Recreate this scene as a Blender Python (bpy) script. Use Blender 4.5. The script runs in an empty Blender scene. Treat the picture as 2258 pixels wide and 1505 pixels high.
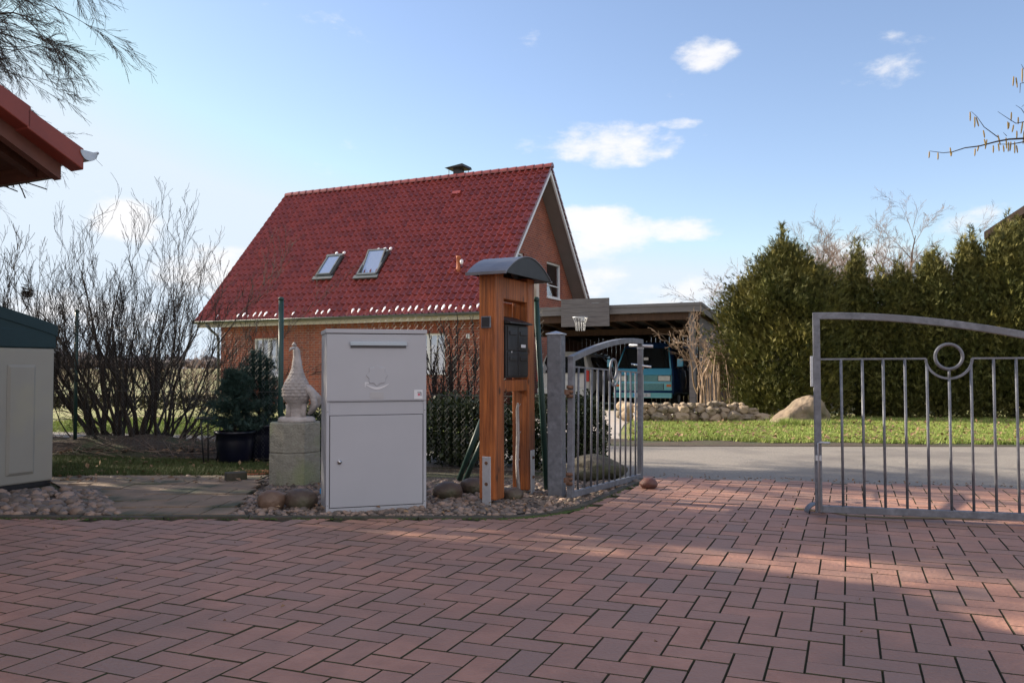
import bpy, math, random
from mathutils import Vector, Matrix, noise
R = math.radians
V = Vector
C = bpy.context.scene.collection
scene = bpy.context.scene

# ------------------------------------------------------------------ camera
FPX, CAMH, PITCH, ROLL = 1850.0, 0.84, 0.0338, 0.003
cam_d = bpy.data.cameras.new('camera'); cam = bpy.data.objects.new('camera', cam_d); C.objects.link(cam)
cam_d.sensor_width = 36; cam_d.lens = FPX / 2258 * 36; cam_d.clip_end = 3000; cam_d.clip_start = .05
CM = Matrix.Translation((0, 0, CAMH)) @ Matrix.Rotation(math.pi / 2 + PITCH, 4, 'X') @ Matrix.Rotation(-ROLL, 4, 'Z')
cam.matrix_world = CM
scene.camera = cam
cam_d.dof.use_dof = True; cam_d.dof.focus_distance = 5.2; cam_d.dof.aperture_fstop = 18.0

# ------------------------------------------------------------------ light
SUN_AZ, SUN_EL = 25.0, 26.0        # degrees from -X towards +Y
sd = V((-math.cos(R(SUN_AZ)) * math.cos(R(SUN_EL)), math.sin(R(SUN_AZ)) * math.cos(R(SUN_EL)), math.sin(R(SUN_EL))))
sun_d = bpy.data.lights.new('sun', 'SUN'); sun = bpy.data.objects.new('sun', sun_d); C.objects.link(sun)
sun_d.energy = 5.0; sun_d.angle = R(.6); sun_d.color = (1, .86, .68)
sun.rotation_euler = sd.to_track_quat('Z', 'Y').to_euler()
world = bpy.data.worlds.new('World'); scene.world = world; world.use_nodes = True
wn = world.node_tree; wn.nodes.clear()
def N(t, typ, **kw):
    n = t.nodes.new(typ)
    for k, v in kw.items():
        if k in n.inputs: n.inputs[k].default_value = v
        else: setattr(n, k, v)
    return n
sky = N(wn, 'ShaderNodeTexSky', sky_type='NISHITA', sun_disc=False, sun_elevation=R(SUN_EL),
        sun_rotation=math.atan2(sd.x, sd.y), air_density=1.0, dust_density=.35, ozone_density=1.2, altitude=50)
bg = N(wn, 'ShaderNodeBackground'); bg.inputs['Strength'].default_value = .105
wo = N(wn, 'ShaderNodeOutputWorld')
tc = N(wn, 'ShaderNodeTexCoord')
cn = N(wn, 'ShaderNodeTexNoise'); cn.inputs['Scale'].default_value = 13; cn.inputs['Detail'].default_value = 9; cn.inputs['Roughness'].default_value = .62
mp = N(wn, 'ShaderNodeMapping'); mp.inputs['Scale'].default_value = (1, 1, 2.2)
wn.links.new(tc.outputs['Generated'], mp.inputs[0]); wn.links.new(mp.outputs[0], cn.inputs['Vector'])
def wray(px, py):
    d = CM.to_3x3() @ V(((px - 1129) / FPX, -(py - 752.5) / FPX, -1)); return d.normalized()
mask = None
# clouds: direction, half sizes (angular, photo pixels), strength
for (px, py, rx, ry, s) in [(1562, 112, 75, 45, .75), (1345, 318, 150, 55, .9), (1495, 272, 60, 14, .6), (1320, 510, 130, 85, .8), (1515, 503, 110, 34, .62),
                            (1300, 590, 120, 90, .5), (285, 490, 90, 50, .8), (460, 600, 160, 70, .7), (1880, 560, 120, 50, .7), (2160, 490, 90, 40, .55),
                            (1480, 655, 180, 45, .5), (1960, 130, 110, 60, .35), (120, 700, 260, 90, .5), (650, 30, 110, 30, .25), (1140, 320, 120, 40, .22), (760, 350, 80, 60, .22)]:
    d = wray(px, py); ax = V((0, 0, 1)).cross(d).normalized(); ay = d.cross(ax)
    def dot(v, k):
        n = N(wn, 'ShaderNodeVectorMath', operation='DOT_PRODUCT'); wn.links.new(tc.outputs['Generated'], n.inputs[0]); n.inputs[1].default_value = v * k
        return n.outputs['Value']
    a = dot(ax, FPX / rx); b = dot(ay, FPX / ry); fr = dot(d, 1)
    p1 = N(wn, 'ShaderNodeMath', operation='MULTIPLY'); wn.links.new(a, p1.inputs[0]); wn.links.new(a, p1.inputs[1])
    p2 = N(wn, 'ShaderNodeMath', operation='MULTIPLY_ADD'); wn.links.new(b, p2.inputs[0]); wn.links.new(b, p2.inputs[1]); wn.links.new(p1.outputs[0], p2.inputs[2])
    p3 = N(wn, 'ShaderNodeMapRange'); wn.links.new(p2.outputs[0], p3.inputs[0])
    p3.inputs[1].default_value = 0; p3.inputs[2].default_value = 1.3; p3.inputs[3].default_value = s; p3.inputs[4].default_value = 0
    gt = N(wn, 'ShaderNodeMath', operation='GREATER_THAN'); wn.links.new(fr, gt.inputs[0]); gt.inputs[1].default_value = 0
    m = N(wn, 'ShaderNodeMath', operation='MULTIPLY'); wn.links.new(p3.outputs[0], m.inputs[0]); wn.links.new(gt.outputs[0], m.inputs[1])
    if mask is None: mask = m.outputs[0]
    else:
        x = N(wn, 'ShaderNodeMath', operation='MAXIMUM'); wn.links.new(mask, x.inputs[0]); wn.links.new(m.outputs[0], x.inputs[1]); mask = x.outputs[0]
# cloud density = smooth(mask + noise - 1)
ad = N(wn, 'ShaderNodeMath', operation='MULTIPLY_ADD'); wn.links.new(cn.outputs['Fac'], ad.inputs[0]); ad.inputs[1].default_value = 1.7; wn.links.new(mask, ad.inputs[2])
mr = N(wn, 'ShaderNodeMapRange', interpolation_type='SMOOTHSTEP'); wn.links.new(ad.outputs[0], mr.inputs[0])
mr.inputs[1].default_value = 1.10; mr.inputs[2].default_value = 1.6; mr.inputs[3].default_value = 0; mr.inputs[4].default_value = .92
mx = N(wn, 'ShaderNodeMix', data_type='RGBA'); wn.links.new(mr.outputs[0], mx.inputs[0])
hs = N(wn, 'ShaderNodeHueSaturation'); hs.inputs['Saturation'].default_value = .95; wn.links.new(sky.outputs[0], hs.inputs['Color'])
tn = N(wn, 'ShaderNodeMix', data_type='RGBA', blend_type='MULTIPLY'); tn.inputs[0].default_value = 1; wn.links.new(hs.outputs[0], tn.inputs[6]); tn.inputs[7].default_value = (.93, .91, .97, 1)
cl_ = N(wn, 'ShaderNodeVectorMath', operation='MINIMUM'); wn.links.new(tn.outputs[2], cl_.inputs[0]); cl_.inputs[1].default_value = (3.5, 4.0, 4.55)   # caps the sky colour so the sun side does not clip
wn.links.new(cl_.outputs[0], mx.inputs[6]); mx.inputs[7].default_value = (4.6, 4.55, 4.6, 1)
# unseen cloud bank added behind the camera to brighten the shaded faces
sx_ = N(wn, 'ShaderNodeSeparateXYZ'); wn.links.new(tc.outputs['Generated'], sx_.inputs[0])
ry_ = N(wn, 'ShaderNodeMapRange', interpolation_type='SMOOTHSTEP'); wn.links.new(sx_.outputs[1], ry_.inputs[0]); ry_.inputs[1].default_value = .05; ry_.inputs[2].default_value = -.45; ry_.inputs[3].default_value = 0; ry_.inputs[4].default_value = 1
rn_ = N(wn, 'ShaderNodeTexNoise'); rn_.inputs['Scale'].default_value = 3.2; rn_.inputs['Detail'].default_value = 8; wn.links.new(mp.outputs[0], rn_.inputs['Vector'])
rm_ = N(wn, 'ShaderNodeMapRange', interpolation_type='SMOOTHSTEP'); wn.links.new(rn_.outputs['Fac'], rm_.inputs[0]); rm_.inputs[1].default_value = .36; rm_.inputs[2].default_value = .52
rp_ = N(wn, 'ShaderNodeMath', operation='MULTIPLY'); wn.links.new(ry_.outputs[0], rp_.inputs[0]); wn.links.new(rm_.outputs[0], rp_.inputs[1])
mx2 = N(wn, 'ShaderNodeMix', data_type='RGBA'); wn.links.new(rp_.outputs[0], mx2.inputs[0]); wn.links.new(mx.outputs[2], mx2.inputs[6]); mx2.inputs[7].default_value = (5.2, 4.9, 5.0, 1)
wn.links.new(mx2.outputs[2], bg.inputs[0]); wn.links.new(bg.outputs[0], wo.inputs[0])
scene.view_settings.view_transform = 'Standard'; scene.view_settings.look = 'None'
scene.view_settings.exposure = 1.1; scene.view_settings.gamma = 1
scene.render.engine = 'CYCLES'

# ------------------------------------------------------------------ helpers
def gz(x, y):                       # terrain height
    if y < 8: return 0.0
    if y < 26: return -.33 * (y - 8) / 18
    if y < 60: return -.33
    return -.33 + min(y - 60, 140) * .0125
def at(px, py, Y):                  # point on a photo pixel's ray at world depth Y
    d = wray(px, py); return V((0, 0, CAMH)) + d * (Y / d.y)
def gp(px, py):                     # ground point under a photo pixel
    d = wray(px, py); t = .5
    for i in range(4000):
        p = V((0, 0, CAMH)) + d * t
        if p.z <= gz(p.x, p.y): return p
        t *= 1.004
    return p
class Frame:
    def __init__(s, o, ang): s.o = V(o); s.a = ang; s.M = Matrix.Translation(s.o) @ Matrix.Rotation(ang, 4, 'Z'); s.I = s.M.inverted()
    def hit(s, px, py, n, d):       # ray / local plane n.p=d, local result
        o = s.I @ V((0, 0, CAMH)); r = s.I.to_3x3() @ wray(px, py); n = V(n)
        return o + r * ((d - n.dot(o)) / n.dot(r))
def tag(o, label=None, cat=None, group=None, kind=None):
    if label: o['label'] = label
    if cat: o['category'] = cat
    if group: o['group'] = group
    if kind: o['kind'] = kind
    return o
def thing(name, label, cat, loc=(0, 0, 0), rz=0, group=None):
    o = bpy.data.objects.new(name, None); C.objects.link(o); o.location = loc; o.rotation_euler = (0, 0, rz); o.empty_display_size = .1
    return tag(o, label, cat, group)
def children(o): return [c for c in bpy.data.objects if c.parent == o]
def copy_tree(o, parent=None):
    ch = children(o); c = o.copy(); C.objects.link(c); c.parent = parent
    for k in ch: copy_tree(k, c)
    return c

class MB:
    def __init__(s): s.v = []; s.f = []; s.m = []; s.uv = []; s.c = []; s.hasuv = False; s.hasc = False; s.sm = []
    def face(s, pts, m=0, uv=None, c=None, sm=False):
        b = len(s.v); s.v += [tuple(p) for p in pts]; s.f.append(tuple(range(b, b + len(pts)))); s.m.append(m); s.sm.append(sm)
        s.uv.append(uv); s.c.append(c)
        if uv: s.hasuv = True
        if c is not None: s.hasc = True
    def raw(s, vs, fs, m=0, c=None, sm=True):
        b = len(s.v); s.v += [tuple(p) for p in vs]
        for f in fs: s.f.append(tuple(i + b for i in f)); s.m.append(m); s.uv.append(None); s.c.append(c); s.sm.append(sm)
        if c is not None: s.hasc = True
    def box(s, x0, x1, y0, y1, z0, z1, m=0, M=None, c=None):
        vs = [V((x, y, z)) for z in (z0, z1) for y in (y0, y1) for x in (x0, x1)]
        if M is not None: vs = [M @ v for v in vs]
        s.raw(vs, [(0, 2, 3, 1), (4, 5, 7, 6), (0, 1, 5, 4), (2, 6, 7, 3), (0, 4, 6, 2), (1, 3, 7, 5)], m, c, False)
    def tube(s, pts, rs, n=6, m=0, cap=True, c=None, closed=False, flat=None):
        pts = [V(p) for p in pts]; L = len(pts)
        if not isinstance(rs, (list, tuple)): rs = [rs] * L
        vs = []; up = None
        for i, p in enumerate(pts):
            if closed: d = (pts[(i + 1) % L] - pts[i - 1])
            else: d = (pts[min(i + 1, L - 1)] - pts[max(i - 1, 0)])
            d = d.normalized() if d.length > 1e-9 else V((0, 0, 1))
            if up is None: up = d.orthogonal().normalized() if flat is None else V(flat)
            a = (up - d * up.dot(d)); a = a.normalized() if a.length > 1e-6 else d.orthogonal().normalized(); up = a; b = d.cross(a)
            off = math.pi / 4 if n == 4 else 0
            for k in range(n):
                t = 2 * math.pi * k / n + off; vs.append(p + (a * math.cos(t) + b * math.sin(t)) * rs[i])
        fs = []
        for i in range(L if closed else L - 1):
            j = (i + 1) % L
            for k in range(n): k2 = (k + 1) % n; fs.append((i * n + k, i * n + k2, j * n + k2, j * n + k))
        if cap and not closed: fs.append(tuple(range(n))[::-1]); fs.append(tuple((L - 1) * n + k for k in range(n)))
        s.raw(vs, fs, m, c, n > 4)
    def lathe(s, prof, n=24, o=(0, 0, 0), m=0, c=None, sx=1, sy=1, sm=True):
        o = V(o); vs = []
        for r, z in prof:
            for k in range(n): t = 2 * math.pi * k / n; vs.append(o + V((r * math.cos(t) * sx, r * math.sin(t) * sy, z)))
        fs = [(i * n + k, i * n + (k + 1) % n, (i + 1) * n + (k + 1) % n, (i + 1) * n + k) for i in range(len(prof) - 1) for k in range(n)]
        fs.append(tuple(range(n))[::-1]); fs.append(tuple((len(prof) - 1) * n + k for k in range(n)))
        s.raw(vs, fs, m, c, sm)
    def blob(s, o, r, seed=0, amp=.15, fr=1.2, lv=2, m=0, rot=None, c=None, sm=True, sharp=1):
        vs, fs = ICO[lv]; o = V(o); r = V(r) if not isinstance(r, (int, float)) else V((r, r, r)); out = []
        for v in vs:
            k = 1 + amp * noise.noise(v * fr + V((seed * 7.1, seed * 3.3, seed * 1.7))) * 2 + amp * .4 * noise.noise(v * fr * 3 + V((seed, 0, seed * 2.2)))
            p = V((v.x * r.x, v.y * r.y, v.z * r.z)) * k
            if rot is not None: p = rot @ p
            out.append(o + p)
        s.raw(out, fs, m, c, sm)
    def prism(s, poly, z0, z1, m=0, M=None):     # poly in xz plane extruded along y (z0..z1 = y range)
        n = len(poly); vs = [V((p[0], z0, p[1])) for p in poly] + [V((p[0], z1, p[1])) for p in poly]
        if M is not None: vs = [M @ v for v in vs]
        s.raw(vs, [tuple(range(n)), tuple(range(2 * n - 1, n - 1, -1))] + [(i + n, (i + 1) % n + n, (i + 1) % n, i) for i in range(n)], m, None, False)
    def build(s, name, mats, parent=None, bevel=0, loc=None, smooth=None, fixn=False):
        me = bpy.data.meshes.new(name); me.from_pydata(s.v, [], s.f)
        if not isinstance(mats, (list, tuple)): mats = [mats]
        for m in mats: me.materials.append(m)
        me.polygons.foreach_set('material_index', s.m)
        me.polygons.foreach_set('use_smooth', s.sm if smooth is None else [smooth] * len(s.f))
        if s.hasuv:
            ul = me.uv_layers.new(name='UVMap'); flat = []
            for f, u in zip(s.f, s.uv):
                for i in range(len(f)): flat += list(u[i]) if u else [0, 0]
            ul.data.foreach_set('uv', flat)
        if s.hasc:
            at_ = me.attributes.new('tint', 'FLOAT', 'FACE'); at_.data.foreach_set('value', [0.5 if c is None else c for c in s.c])
        me.update()
        if fixn:
            import bmesh
            b = bmesh.new(); b.from_mesh(me); bmesh.ops.recalc_face_normals(b, faces=b.faces); b.to_mesh(me); b.free()
        o = bpy.data.objects.new(name, me); C.objects.link(o)
        if parent: o.parent = parent
        if loc: o.location = loc
        if bevel:
            b = o.modifiers.new('bevel', 'BEVEL'); b.width = bevel; b.segments = 2; b.limit_method = 'ANGLE'; b.angle_limit = R(40)
        return o
import bmesh
ICO = {}
for lv in (1, 2, 3, 4):
    b = bmesh.new(); bmesh.ops.create_icosphere(b, subdivisions=lv, radius=1); b.verts.ensure_lookup_table()
    ICO[lv] = ([v.co.copy() for v in b.verts], [tuple(v.index for v in f.verts) for f in b.faces]); b.free()
def text_mb(txt, size, depth, mat, parent, M, name='lettering', label=None):
    cu = bpy.data.curves.new('t', 'FONT'); cu.body = txt; cu.size = size; cu.extrude = depth; cu.align_x = 'CENTER'; cu.align_y = 'CENTER'
    o = bpy.data.objects.new('t', cu); C.objects.link(o); dg = bpy.context.evaluated_depsgraph_get()
    me = bpy.data.meshes.new_from_object(o.evaluated_get(dg)); bpy.data.objects.remove(o); me.transform(M)
    me.materials.clear(); me.materials.append(mat); q = bpy.data.objects.new(name, me); C.objects.link(q); q.parent = parent
    return q

# ------------------------------------------------------------------ materials
def mat(name, c1, c2=None, scale=5, rough=.7, bump=0, metal=0, bscale=None, detail=6, spec=.5, tint=None, stretch=(1, 1, 1), c3=None, s3=1.2, coat=0, f0=.35, f1=.65, trans=0, sub=0):
    m = bpy.data.materials.new(name); m.use_nodes = True; t = m.node_tree; p = t.nodes['Principled BSDF']
    p.inputs['Roughness'].default_value = rough; p.inputs['Metallic'].default_value = metal; p.inputs['Specular IOR Level'].default_value = spec
    p.inputs['Coat Weight'].default_value = coat; p.inputs['Transmission Weight'].default_value = trans
    c4 = lambda c: (c[0], c[1], c[2], 1)
    tcn = N(t, 'ShaderNodeTexCoord'); mpn = N(t, 'ShaderNodeMapping'); mpn.inputs['Scale'].default_value = stretch; t.links.new(tcn.outputs['Object'], mpn.inputs[0])
    col = None
    if c2 is not None:
        n = N(t, 'ShaderNodeTexNoise'); n.inputs['Scale'].default_value = scale; n.inputs['Detail'].default_value = detail; n.inputs['Roughness'].default_value = .6
        t.links.new(mpn.outputs[0], n.inputs['Vector'])
        r = N(t, 'ShaderNodeMapRange'); t.links.new(n.outputs['Fac'], r.inputs[0]); r.inputs[1].default_value = f0; r.inputs[2].default_value = f1
        x = N(t, 'ShaderNodeMix', data_type='RGBA'); t.links.new(r.outputs[0], x.inputs[0]); x.inputs[6].default_value = c4(c1); x.inputs[7].default_value = c4(c2); col = x.outputs[2]
        if c3 is not None:
            n3 = N(t, 'ShaderNodeTexNoise'); n3.inputs['Scale'].default_value = s3; n3.inputs['Detail'].default_value = 5; t.links.new(tcn.outputs['Object'], n3.inputs['Vector'])
            r3 = N(t, 'ShaderNodeMapRange'); t.links.new(n3.outputs['Fac'], r3.inputs[0]); r3.inputs[1].default_value = .48; r3.inputs[2].default_value = .66
            x3 = N(t, 'ShaderNodeMix', data_type='RGBA'); t.links.new(r3.outputs[0], x3.inputs[0]); t.links.new(col, x3.inputs[6]); x3.inputs[7].default_value = c4(c3); col = x3.outputs[2]
    if tint is not None:            # per-face attribute picks towards a second colour
        a = N(t, 'ShaderNodeAttribute', attribute_name='tint'); x = N(t, 'ShaderNodeMix', data_type='RGBA', blend_type='MIX')
        t.links.new(a.outputs['Fac'], x.inputs[0])
        if col is None: x.inputs[6].default_value = c4(c1)
        else: t.links.new(col, x.inputs[6])
        x.inputs[7].default_value = c4(tint); col = x.outputs[2]
    if col is None: p.inputs['Base Color'].default_value = c4(c1)
    else: t.links.new(col, p.inputs['Base Color'])
    if bump:
        n = N(t, 'ShaderNodeTexNoise'); n.inputs['Scale'].default_value = bscale or scale * 3; n.inputs['Detail'].default_value = 8
        t.links.new(mpn.outputs[0], n.inputs['Vector'])
        b = N(t, 'ShaderNodeBump'); b.inputs['Strength'].default_value = bump; b.inputs['Distance'].default_value = .02
        t.links.new(n.outputs['Fac'], b.inputs['Height']); t.links.new(b.outputs[0], p.inputs['Normal'])
    if sub:
        p.inputs['Subsurface Weight'].default_value = sub; p.inputs['Subsurface Radius'].default_value = (.02, .02, .02)
    return m
def brick_mat(name, c1, c2, mortar, bw=.24, bh=.0833, ms=.012):
    m = bpy.data.materials.new(name); m.use_nodes = True; t = m.node_tree; p = t.nodes['Principled BSDF']
    tcn = N(t, 'ShaderNodeTexCoord'); br = N(t, 'ShaderNodeTexBrick')
    t.links.new(tcn.outputs['UV'], br.inputs['Vector'])
    for k, v in (('Scale', 1), ('Mortar Size', ms / 2), ('Mortar Smooth', .1), ('Bias', 0), ('Brick Width', bw), ('Row Height', bh)): br.inputs[k].default_value = v
    br.inputs['Color1'].default_value = (*c1, 1); br.inputs['Color2'].default_value = (*c2, 1); br.inputs['Mortar'].default_value = (*mortar, 1)
    n = N(t, 'ShaderNodeTexNoise'); n.inputs['Scale'].default_value = 1.5; n.inputs['Detail'].default_value = 8; t.links.new(tcn.outputs['Object'], n.inputs['Vector'])
    h = N(t, 'ShaderNodeHueSaturation'); r = N(t, 'ShaderNodeMapRange'); t.links.new(n.outputs['Fac'], r.inputs[0]); r.inputs[3].default_value = .6; r.inputs[4].default_value = 1.4
    t.links.new(r.outputs[0], h.inputs['Value']); t.links.new(br.outputs['Color'], h.inputs['Color']); t.links.new(h.outputs[0], p.inputs['Base Color'])
    b = N(t, 'ShaderNodeBump', invert=True); b.inputs['Strength'].default_value = .6; b.inputs['Distance'].default_value = .008
    t.links.new(br.outputs['Fac'], b.inputs['Height']); t.links.new(b.outputs[0], p.inputs['Normal']); p.inputs['Roughness'].default_value = .8
    return m
MT = {}
MT['paver'] = mat('paver_clinker', (.33, .165, .115), (.42, .215, .15), 7, .65, .35, tint=(.27, .165, .13), bscale=60, c3=(.25, .145, .11), s3=1.3)
MT['joint'] = mat('joint_sand_shade', (.055, .040, .024), (.045, .052, .022), 9, .95, .5)  # sand and moss, darkened further for the shadow down in the joints
MT['kerb'] = mat('kerb_concrete', (.085, .07, .058), (.045, .05, .03), 12, .9, .4)
MT['soil'] = mat('soil', (.045, .032, .022), (.085, .060, .042), 14, .95, 1, c3=(.05, .06, .025), s3=2)
MT['gravelbase'] = mat('gravel_base', (.10, .085, .07), (.05, .04, .035), 30, .95, 1)
MT['pebble'] = mat('pebble', (.16, .135, .115), (.085, .07, .06), 9, .65, .3, tint=(.36, .25, .19))
MT['slab'] = mat('slab_brown', (.20, .145, .10), (.28, .20, .14), 6, .85, .5, c3=(.07, .075, .045), s3=3)
MT['asphalt'] = mat('asphalt', (.21, .19, .17), (.29, .265, .235), 60, .85, .6, bscale=180, c3=(.165, .15, .14), s3=.9)
MT['drive'] = mat('driveway_concrete', (.35, .31, .28), (.42, .38, .34), 5, .85, .3)
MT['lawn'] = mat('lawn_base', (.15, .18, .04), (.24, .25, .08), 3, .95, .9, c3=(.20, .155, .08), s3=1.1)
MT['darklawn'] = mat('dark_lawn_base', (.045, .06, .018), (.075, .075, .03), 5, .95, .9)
MT['field'] = mat('rough_field', (.20, .19, .06), (.16, .11, .055), .25, .95, .6, c3=(.12, .15, .04), s3=.05)
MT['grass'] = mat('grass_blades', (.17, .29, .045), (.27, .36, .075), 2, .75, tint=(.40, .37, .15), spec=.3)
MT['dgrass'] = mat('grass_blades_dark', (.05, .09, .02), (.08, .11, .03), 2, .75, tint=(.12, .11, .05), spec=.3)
MT['leaf'] = mat('dry_leaf', (.26, .15, .07), (.35, .24, .14), 20, .8, tint=(.15, .08, .045))
MT['boxgrey'] = mat('grey_powder_coat', (.395, .405, .44), (.415, .425, .46), 3, .42, .04, bscale=500, spec=.4)
MT['boxseam'] = mat('dark_seam', (.08, .08, .085), rough=.6)
MT['slotmetal'] = mat('slot_metal', (.36, .42, .48), (.42, .47, .52), 8, .35, metal=.4)
MT['embl'] = mat('emboss_grey', (.40, .40, .415), rough=.4)
MT['smile'] = mat('smile_light', (.62, .62, .65), rough=.4)
MT['chrome'] = mat('chrome', (.6, .6, .6), rough=.25, metal=1)
MT['sticker'] = mat('sticker_white', (.66, .67, .70), rough=.5)
MT['black'] = mat('black_plastic', (.012, .012, .014), rough=.45)
MT['red'] = mat('red_lens', (.5, .02, .015), rough=.25)
MT['pink'] = mat('pink_print', (.55, .12, .18), rough=.5)
MT['blue'] = mat('blue_plastic', (.05, .35, .75), rough=.4)
MT['wood'] = mat('orange_wood', (.42, .130, .030), (.29, .080, .019), 6, .5, .25, stretch=(9, 9, .7), c3=(.19, .055, .018), s3=2.2, bscale=12)
def wood_mat():
    m = MT['wood']; t = m.node_tree; p = t.nodes['Principled BSDF']; src = p.inputs['Base Color'].links[0].from_socket
    tcn = N(t, 'ShaderNodeTexCoord'); mpn = N(t, 'ShaderNodeMapping'); mpn.inputs['Scale'].default_value = (70, 70, 2.2); t.links.new(tcn.outputs['Object'], mpn.inputs[0])
    n = N(t, 'ShaderNodeTexNoise'); n.inputs['Scale'].default_value = 1; n.inputs['Detail'].default_value = 6; n.inputs['Distortion'].default_value = .6; t.links.new(mpn.outputs[0], n.inputs['Vector'])
    r_ = N(t, 'ShaderNodeMapRange'); t.links.new(n.outputs['Fac'], r_.inputs[0]); r_.inputs[1].default_value = .35; r_.inputs[2].default_value = .65; r_.inputs[3].default_value = .55; r_.inputs[4].default_value = 1.25
    mv = N(t, 'ShaderNodeMapping'); mv.inputs['Scale'].default_value = (9, 9, 5); t.links.new(tcn.outputs['Object'], mv.inputs[0])
    v = N(t, 'ShaderNodeTexVoronoi'); v.inputs['Scale'].default_value = 1; t.links.new(mv.outputs[0], v.inputs['Vector'])
    k = N(t, 'ShaderNodeMapRange'); t.links.new(v.outputs['Distance'], k.inputs[0]); k.inputs[1].default_value = .07; k.inputs[2].default_value = .17; k.inputs[3].default_value = .22; k.inputs[4].default_value = 1
    mu = N(t, 'ShaderNodeMath', operation='MULTIPLY'); t.links.new(r_.outputs[0], mu.inputs[0]); t.links.new(k.outputs[0], mu.inputs[1])
    h = N(t, 'ShaderNodeHueSaturation'); t.links.new(src, h.inputs['Color']); t.links.new(mu.outputs[0], h.inputs['Value']); t.links.new(h.outputs[0], p.inputs['Base Color'])
wood_mat()
MT['sheet'] = mat('dark_sheet_metal', (.13, .13, .145), (.19, .19, .21), 4, .38, .05, metal=.3)
MT['anth'] = mat('anthracite_paint', (.018, .018, .021), (.028, .028, .03), 10, .5)
MT['galv'] = mat('galvanised_steel', (.12, .13, .15), (.22, .23, .26), 22, .55, .1, metal=.35, detail=8, c3=(.155, .16, .18), s3=6)
MT['galvl'] = mat('galvanised_bright', (.42, .44, .48), (.52, .54, .57), 18, .4, .1, metal=.5)
MT['rust'] = mat('rusty_bolt', (.12, .06, .035), (.2, .11, .07), 60, .7, metal=.3)
MT['green'] = mat('green_coated_steel', (.012, .045, .038), (.02, .06, .05), 12, .45)
MT['wire'] = mat('fence_wire', (.06, .065, .06), (.12, .115, .10), 20, .5)
MT['cream'] = mat('cream_plastic', (.55, .50, .42), rough=.55)
MT['stone'] = mat('cast_stone', (.46, .42, .40), (.34, .31, .29), 16, .85, .5, c3=(.54, .50, .48), s3=5)
MT['conc'] = mat('lichen_concrete', (.36, .35, .29), (.27, .26, .215), 24, .9, .7, c3=(.29, .32, .19), s3=3.5)
MT['rock'] = mat('brown_boulder', (.11, .065, .045), (.20, .13, .09), 7, .5, .5, bscale=30)
MT['rock2'] = mat('dark_boulder', (.06, .042, .033), (.13, .09, .068), 7, .55, .6, bscale=30, c3=(.10, .10, .06), s3=4)
MT['rock3'] = mat('granite_boulder', (.27, .21, .15), (.17, .125, .085), 6, .9, 1.0, bscale=12, c3=(.11, .10, .065), s3=2.5)
MT['rock4'] = mat('shaded_boulder', (.12, .105, .08), (.06, .055, .04), 8, .9, 1.0, c3=(.08, .09, .045), s3=3)  # mossy granite with the shade it lies in put into the colour
MT['rockr'] = mat('red_boulder', (.16, .06, .045), (.10, .045, .035), 9, .6, .4)
MT['fstone'] = mat('field_stone', (.25, .205, .15), (.14, .115, .085), 7, .85, .6, tint=(.36, .27, .18), bscale=20)
MT['shedw'] = mat('resin_cream', (.34, .325, .28), (.31, .295, .255), 2.5, .6, .03, c3=(.38, .35, .25), s3=1.5)
MT['shedr'] = mat('resin_green', (.007, .030, .036), (.010, .036, .043), 6, .65, .05)
MT['bluepot'] = mat('blue_glaze', (.004, .005, .014), (.006, .007, .02), 6, .3, coat=.2)
MT['terra'] = mat('terracotta', (.42, .13, .055), (.36, .11, .05), 8, .7)
MT['bark'] = mat('bark_dark', (.022, .016, .013), (.055, .040, .030), 20, .9)
MT['barkl'] = mat('bark_tan', (.23, .155, .105), (.33, .24, .17), 12, .85)  # pale tan bark of the weeping tree and pruned shrub
MT['twig'] = mat('twig_far', (.17, .12, .095), (.24, .18, .14), 3, .9)
MT['thuja'] = mat('thuja_foliage', (.105, .115, .03), (.22, .19, .05), 1.1, .7, tint=(.032, .045, .014), spec=.25)
MT['pine'] = mat('blue_pine', (.035, .07, .06), (.06, .10, .085), 3, .7, tint=(.02, .045, .035), spec=.25)
MT['boxw'] = mat('boxwood', (.014, .024, .008), (.028, .040, .014), 4, .5, tint=(.06, .08, .025), spec=.4)
MT['darkleaf'] = mat('dark_hedge', (.03, .038, .015), (.06, .05, .025), 2, .7, tint=(.10, .085, .04))
MT['catkin'] = mat('catkin', (.33, .25, .07), (.26, .17, .055), 40, .8)
MT['rooftile'] = mat('engobed_tile', (.215, .042, .033), (.27, .052, .038), 1.1, .27, .05, spec=.6, tint=(.15, .031, .027))
MT['rooftile2'] = mat('red_tile_near', (.24, .045, .03), (.19, .035, .025), 3, .45, .1)
MT['brick'] = brick_mat('house_brick', (.30, .075, .04), (.20, .05, .035), (.33, .25, .19))
MT['white'] = mat('white_paint', (.72, .73, .76), rough=.45)
MT['offw'] = mat('beige_trim', (.46, .41, .32), rough=.5)
MT['gutter'] = mat('zinc_gutter', (.10, .12, .125), (.15, .165, .17), 5, .4, metal=.5)
MT['soffit'] = mat('grey_soffit', (.20, .175, .17), (.23, .20, .195), 2, .7)
MT['glass'] = mat('window_glass', (.05, .06, .07), rough=.06, spec=1.0, metal=.0, coat=1)
MT['skyglass'] = mat('skylight_glass', (.50, .55, .62), rough=.06, metal=.8)
MT['curtain'] = mat('curtain', (.22, .22, .23), (.13, .135, .15), 20, .8)
MT['snow'] = mat('snow', (.85, .88, .93), rough=.6, sub=.1)
MT['greyw'] = mat('weathered_board', (.10, .093, .097), (.17, .16, .165), 4, .85, .4, stretch=(.6, .6, 14), bscale=8)
MT['fasc'] = mat('weathered_fascia', (.13, .125, .13), (.19, .18, .185), 3, .85, .3, stretch=(.5, .5, 10))
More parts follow.
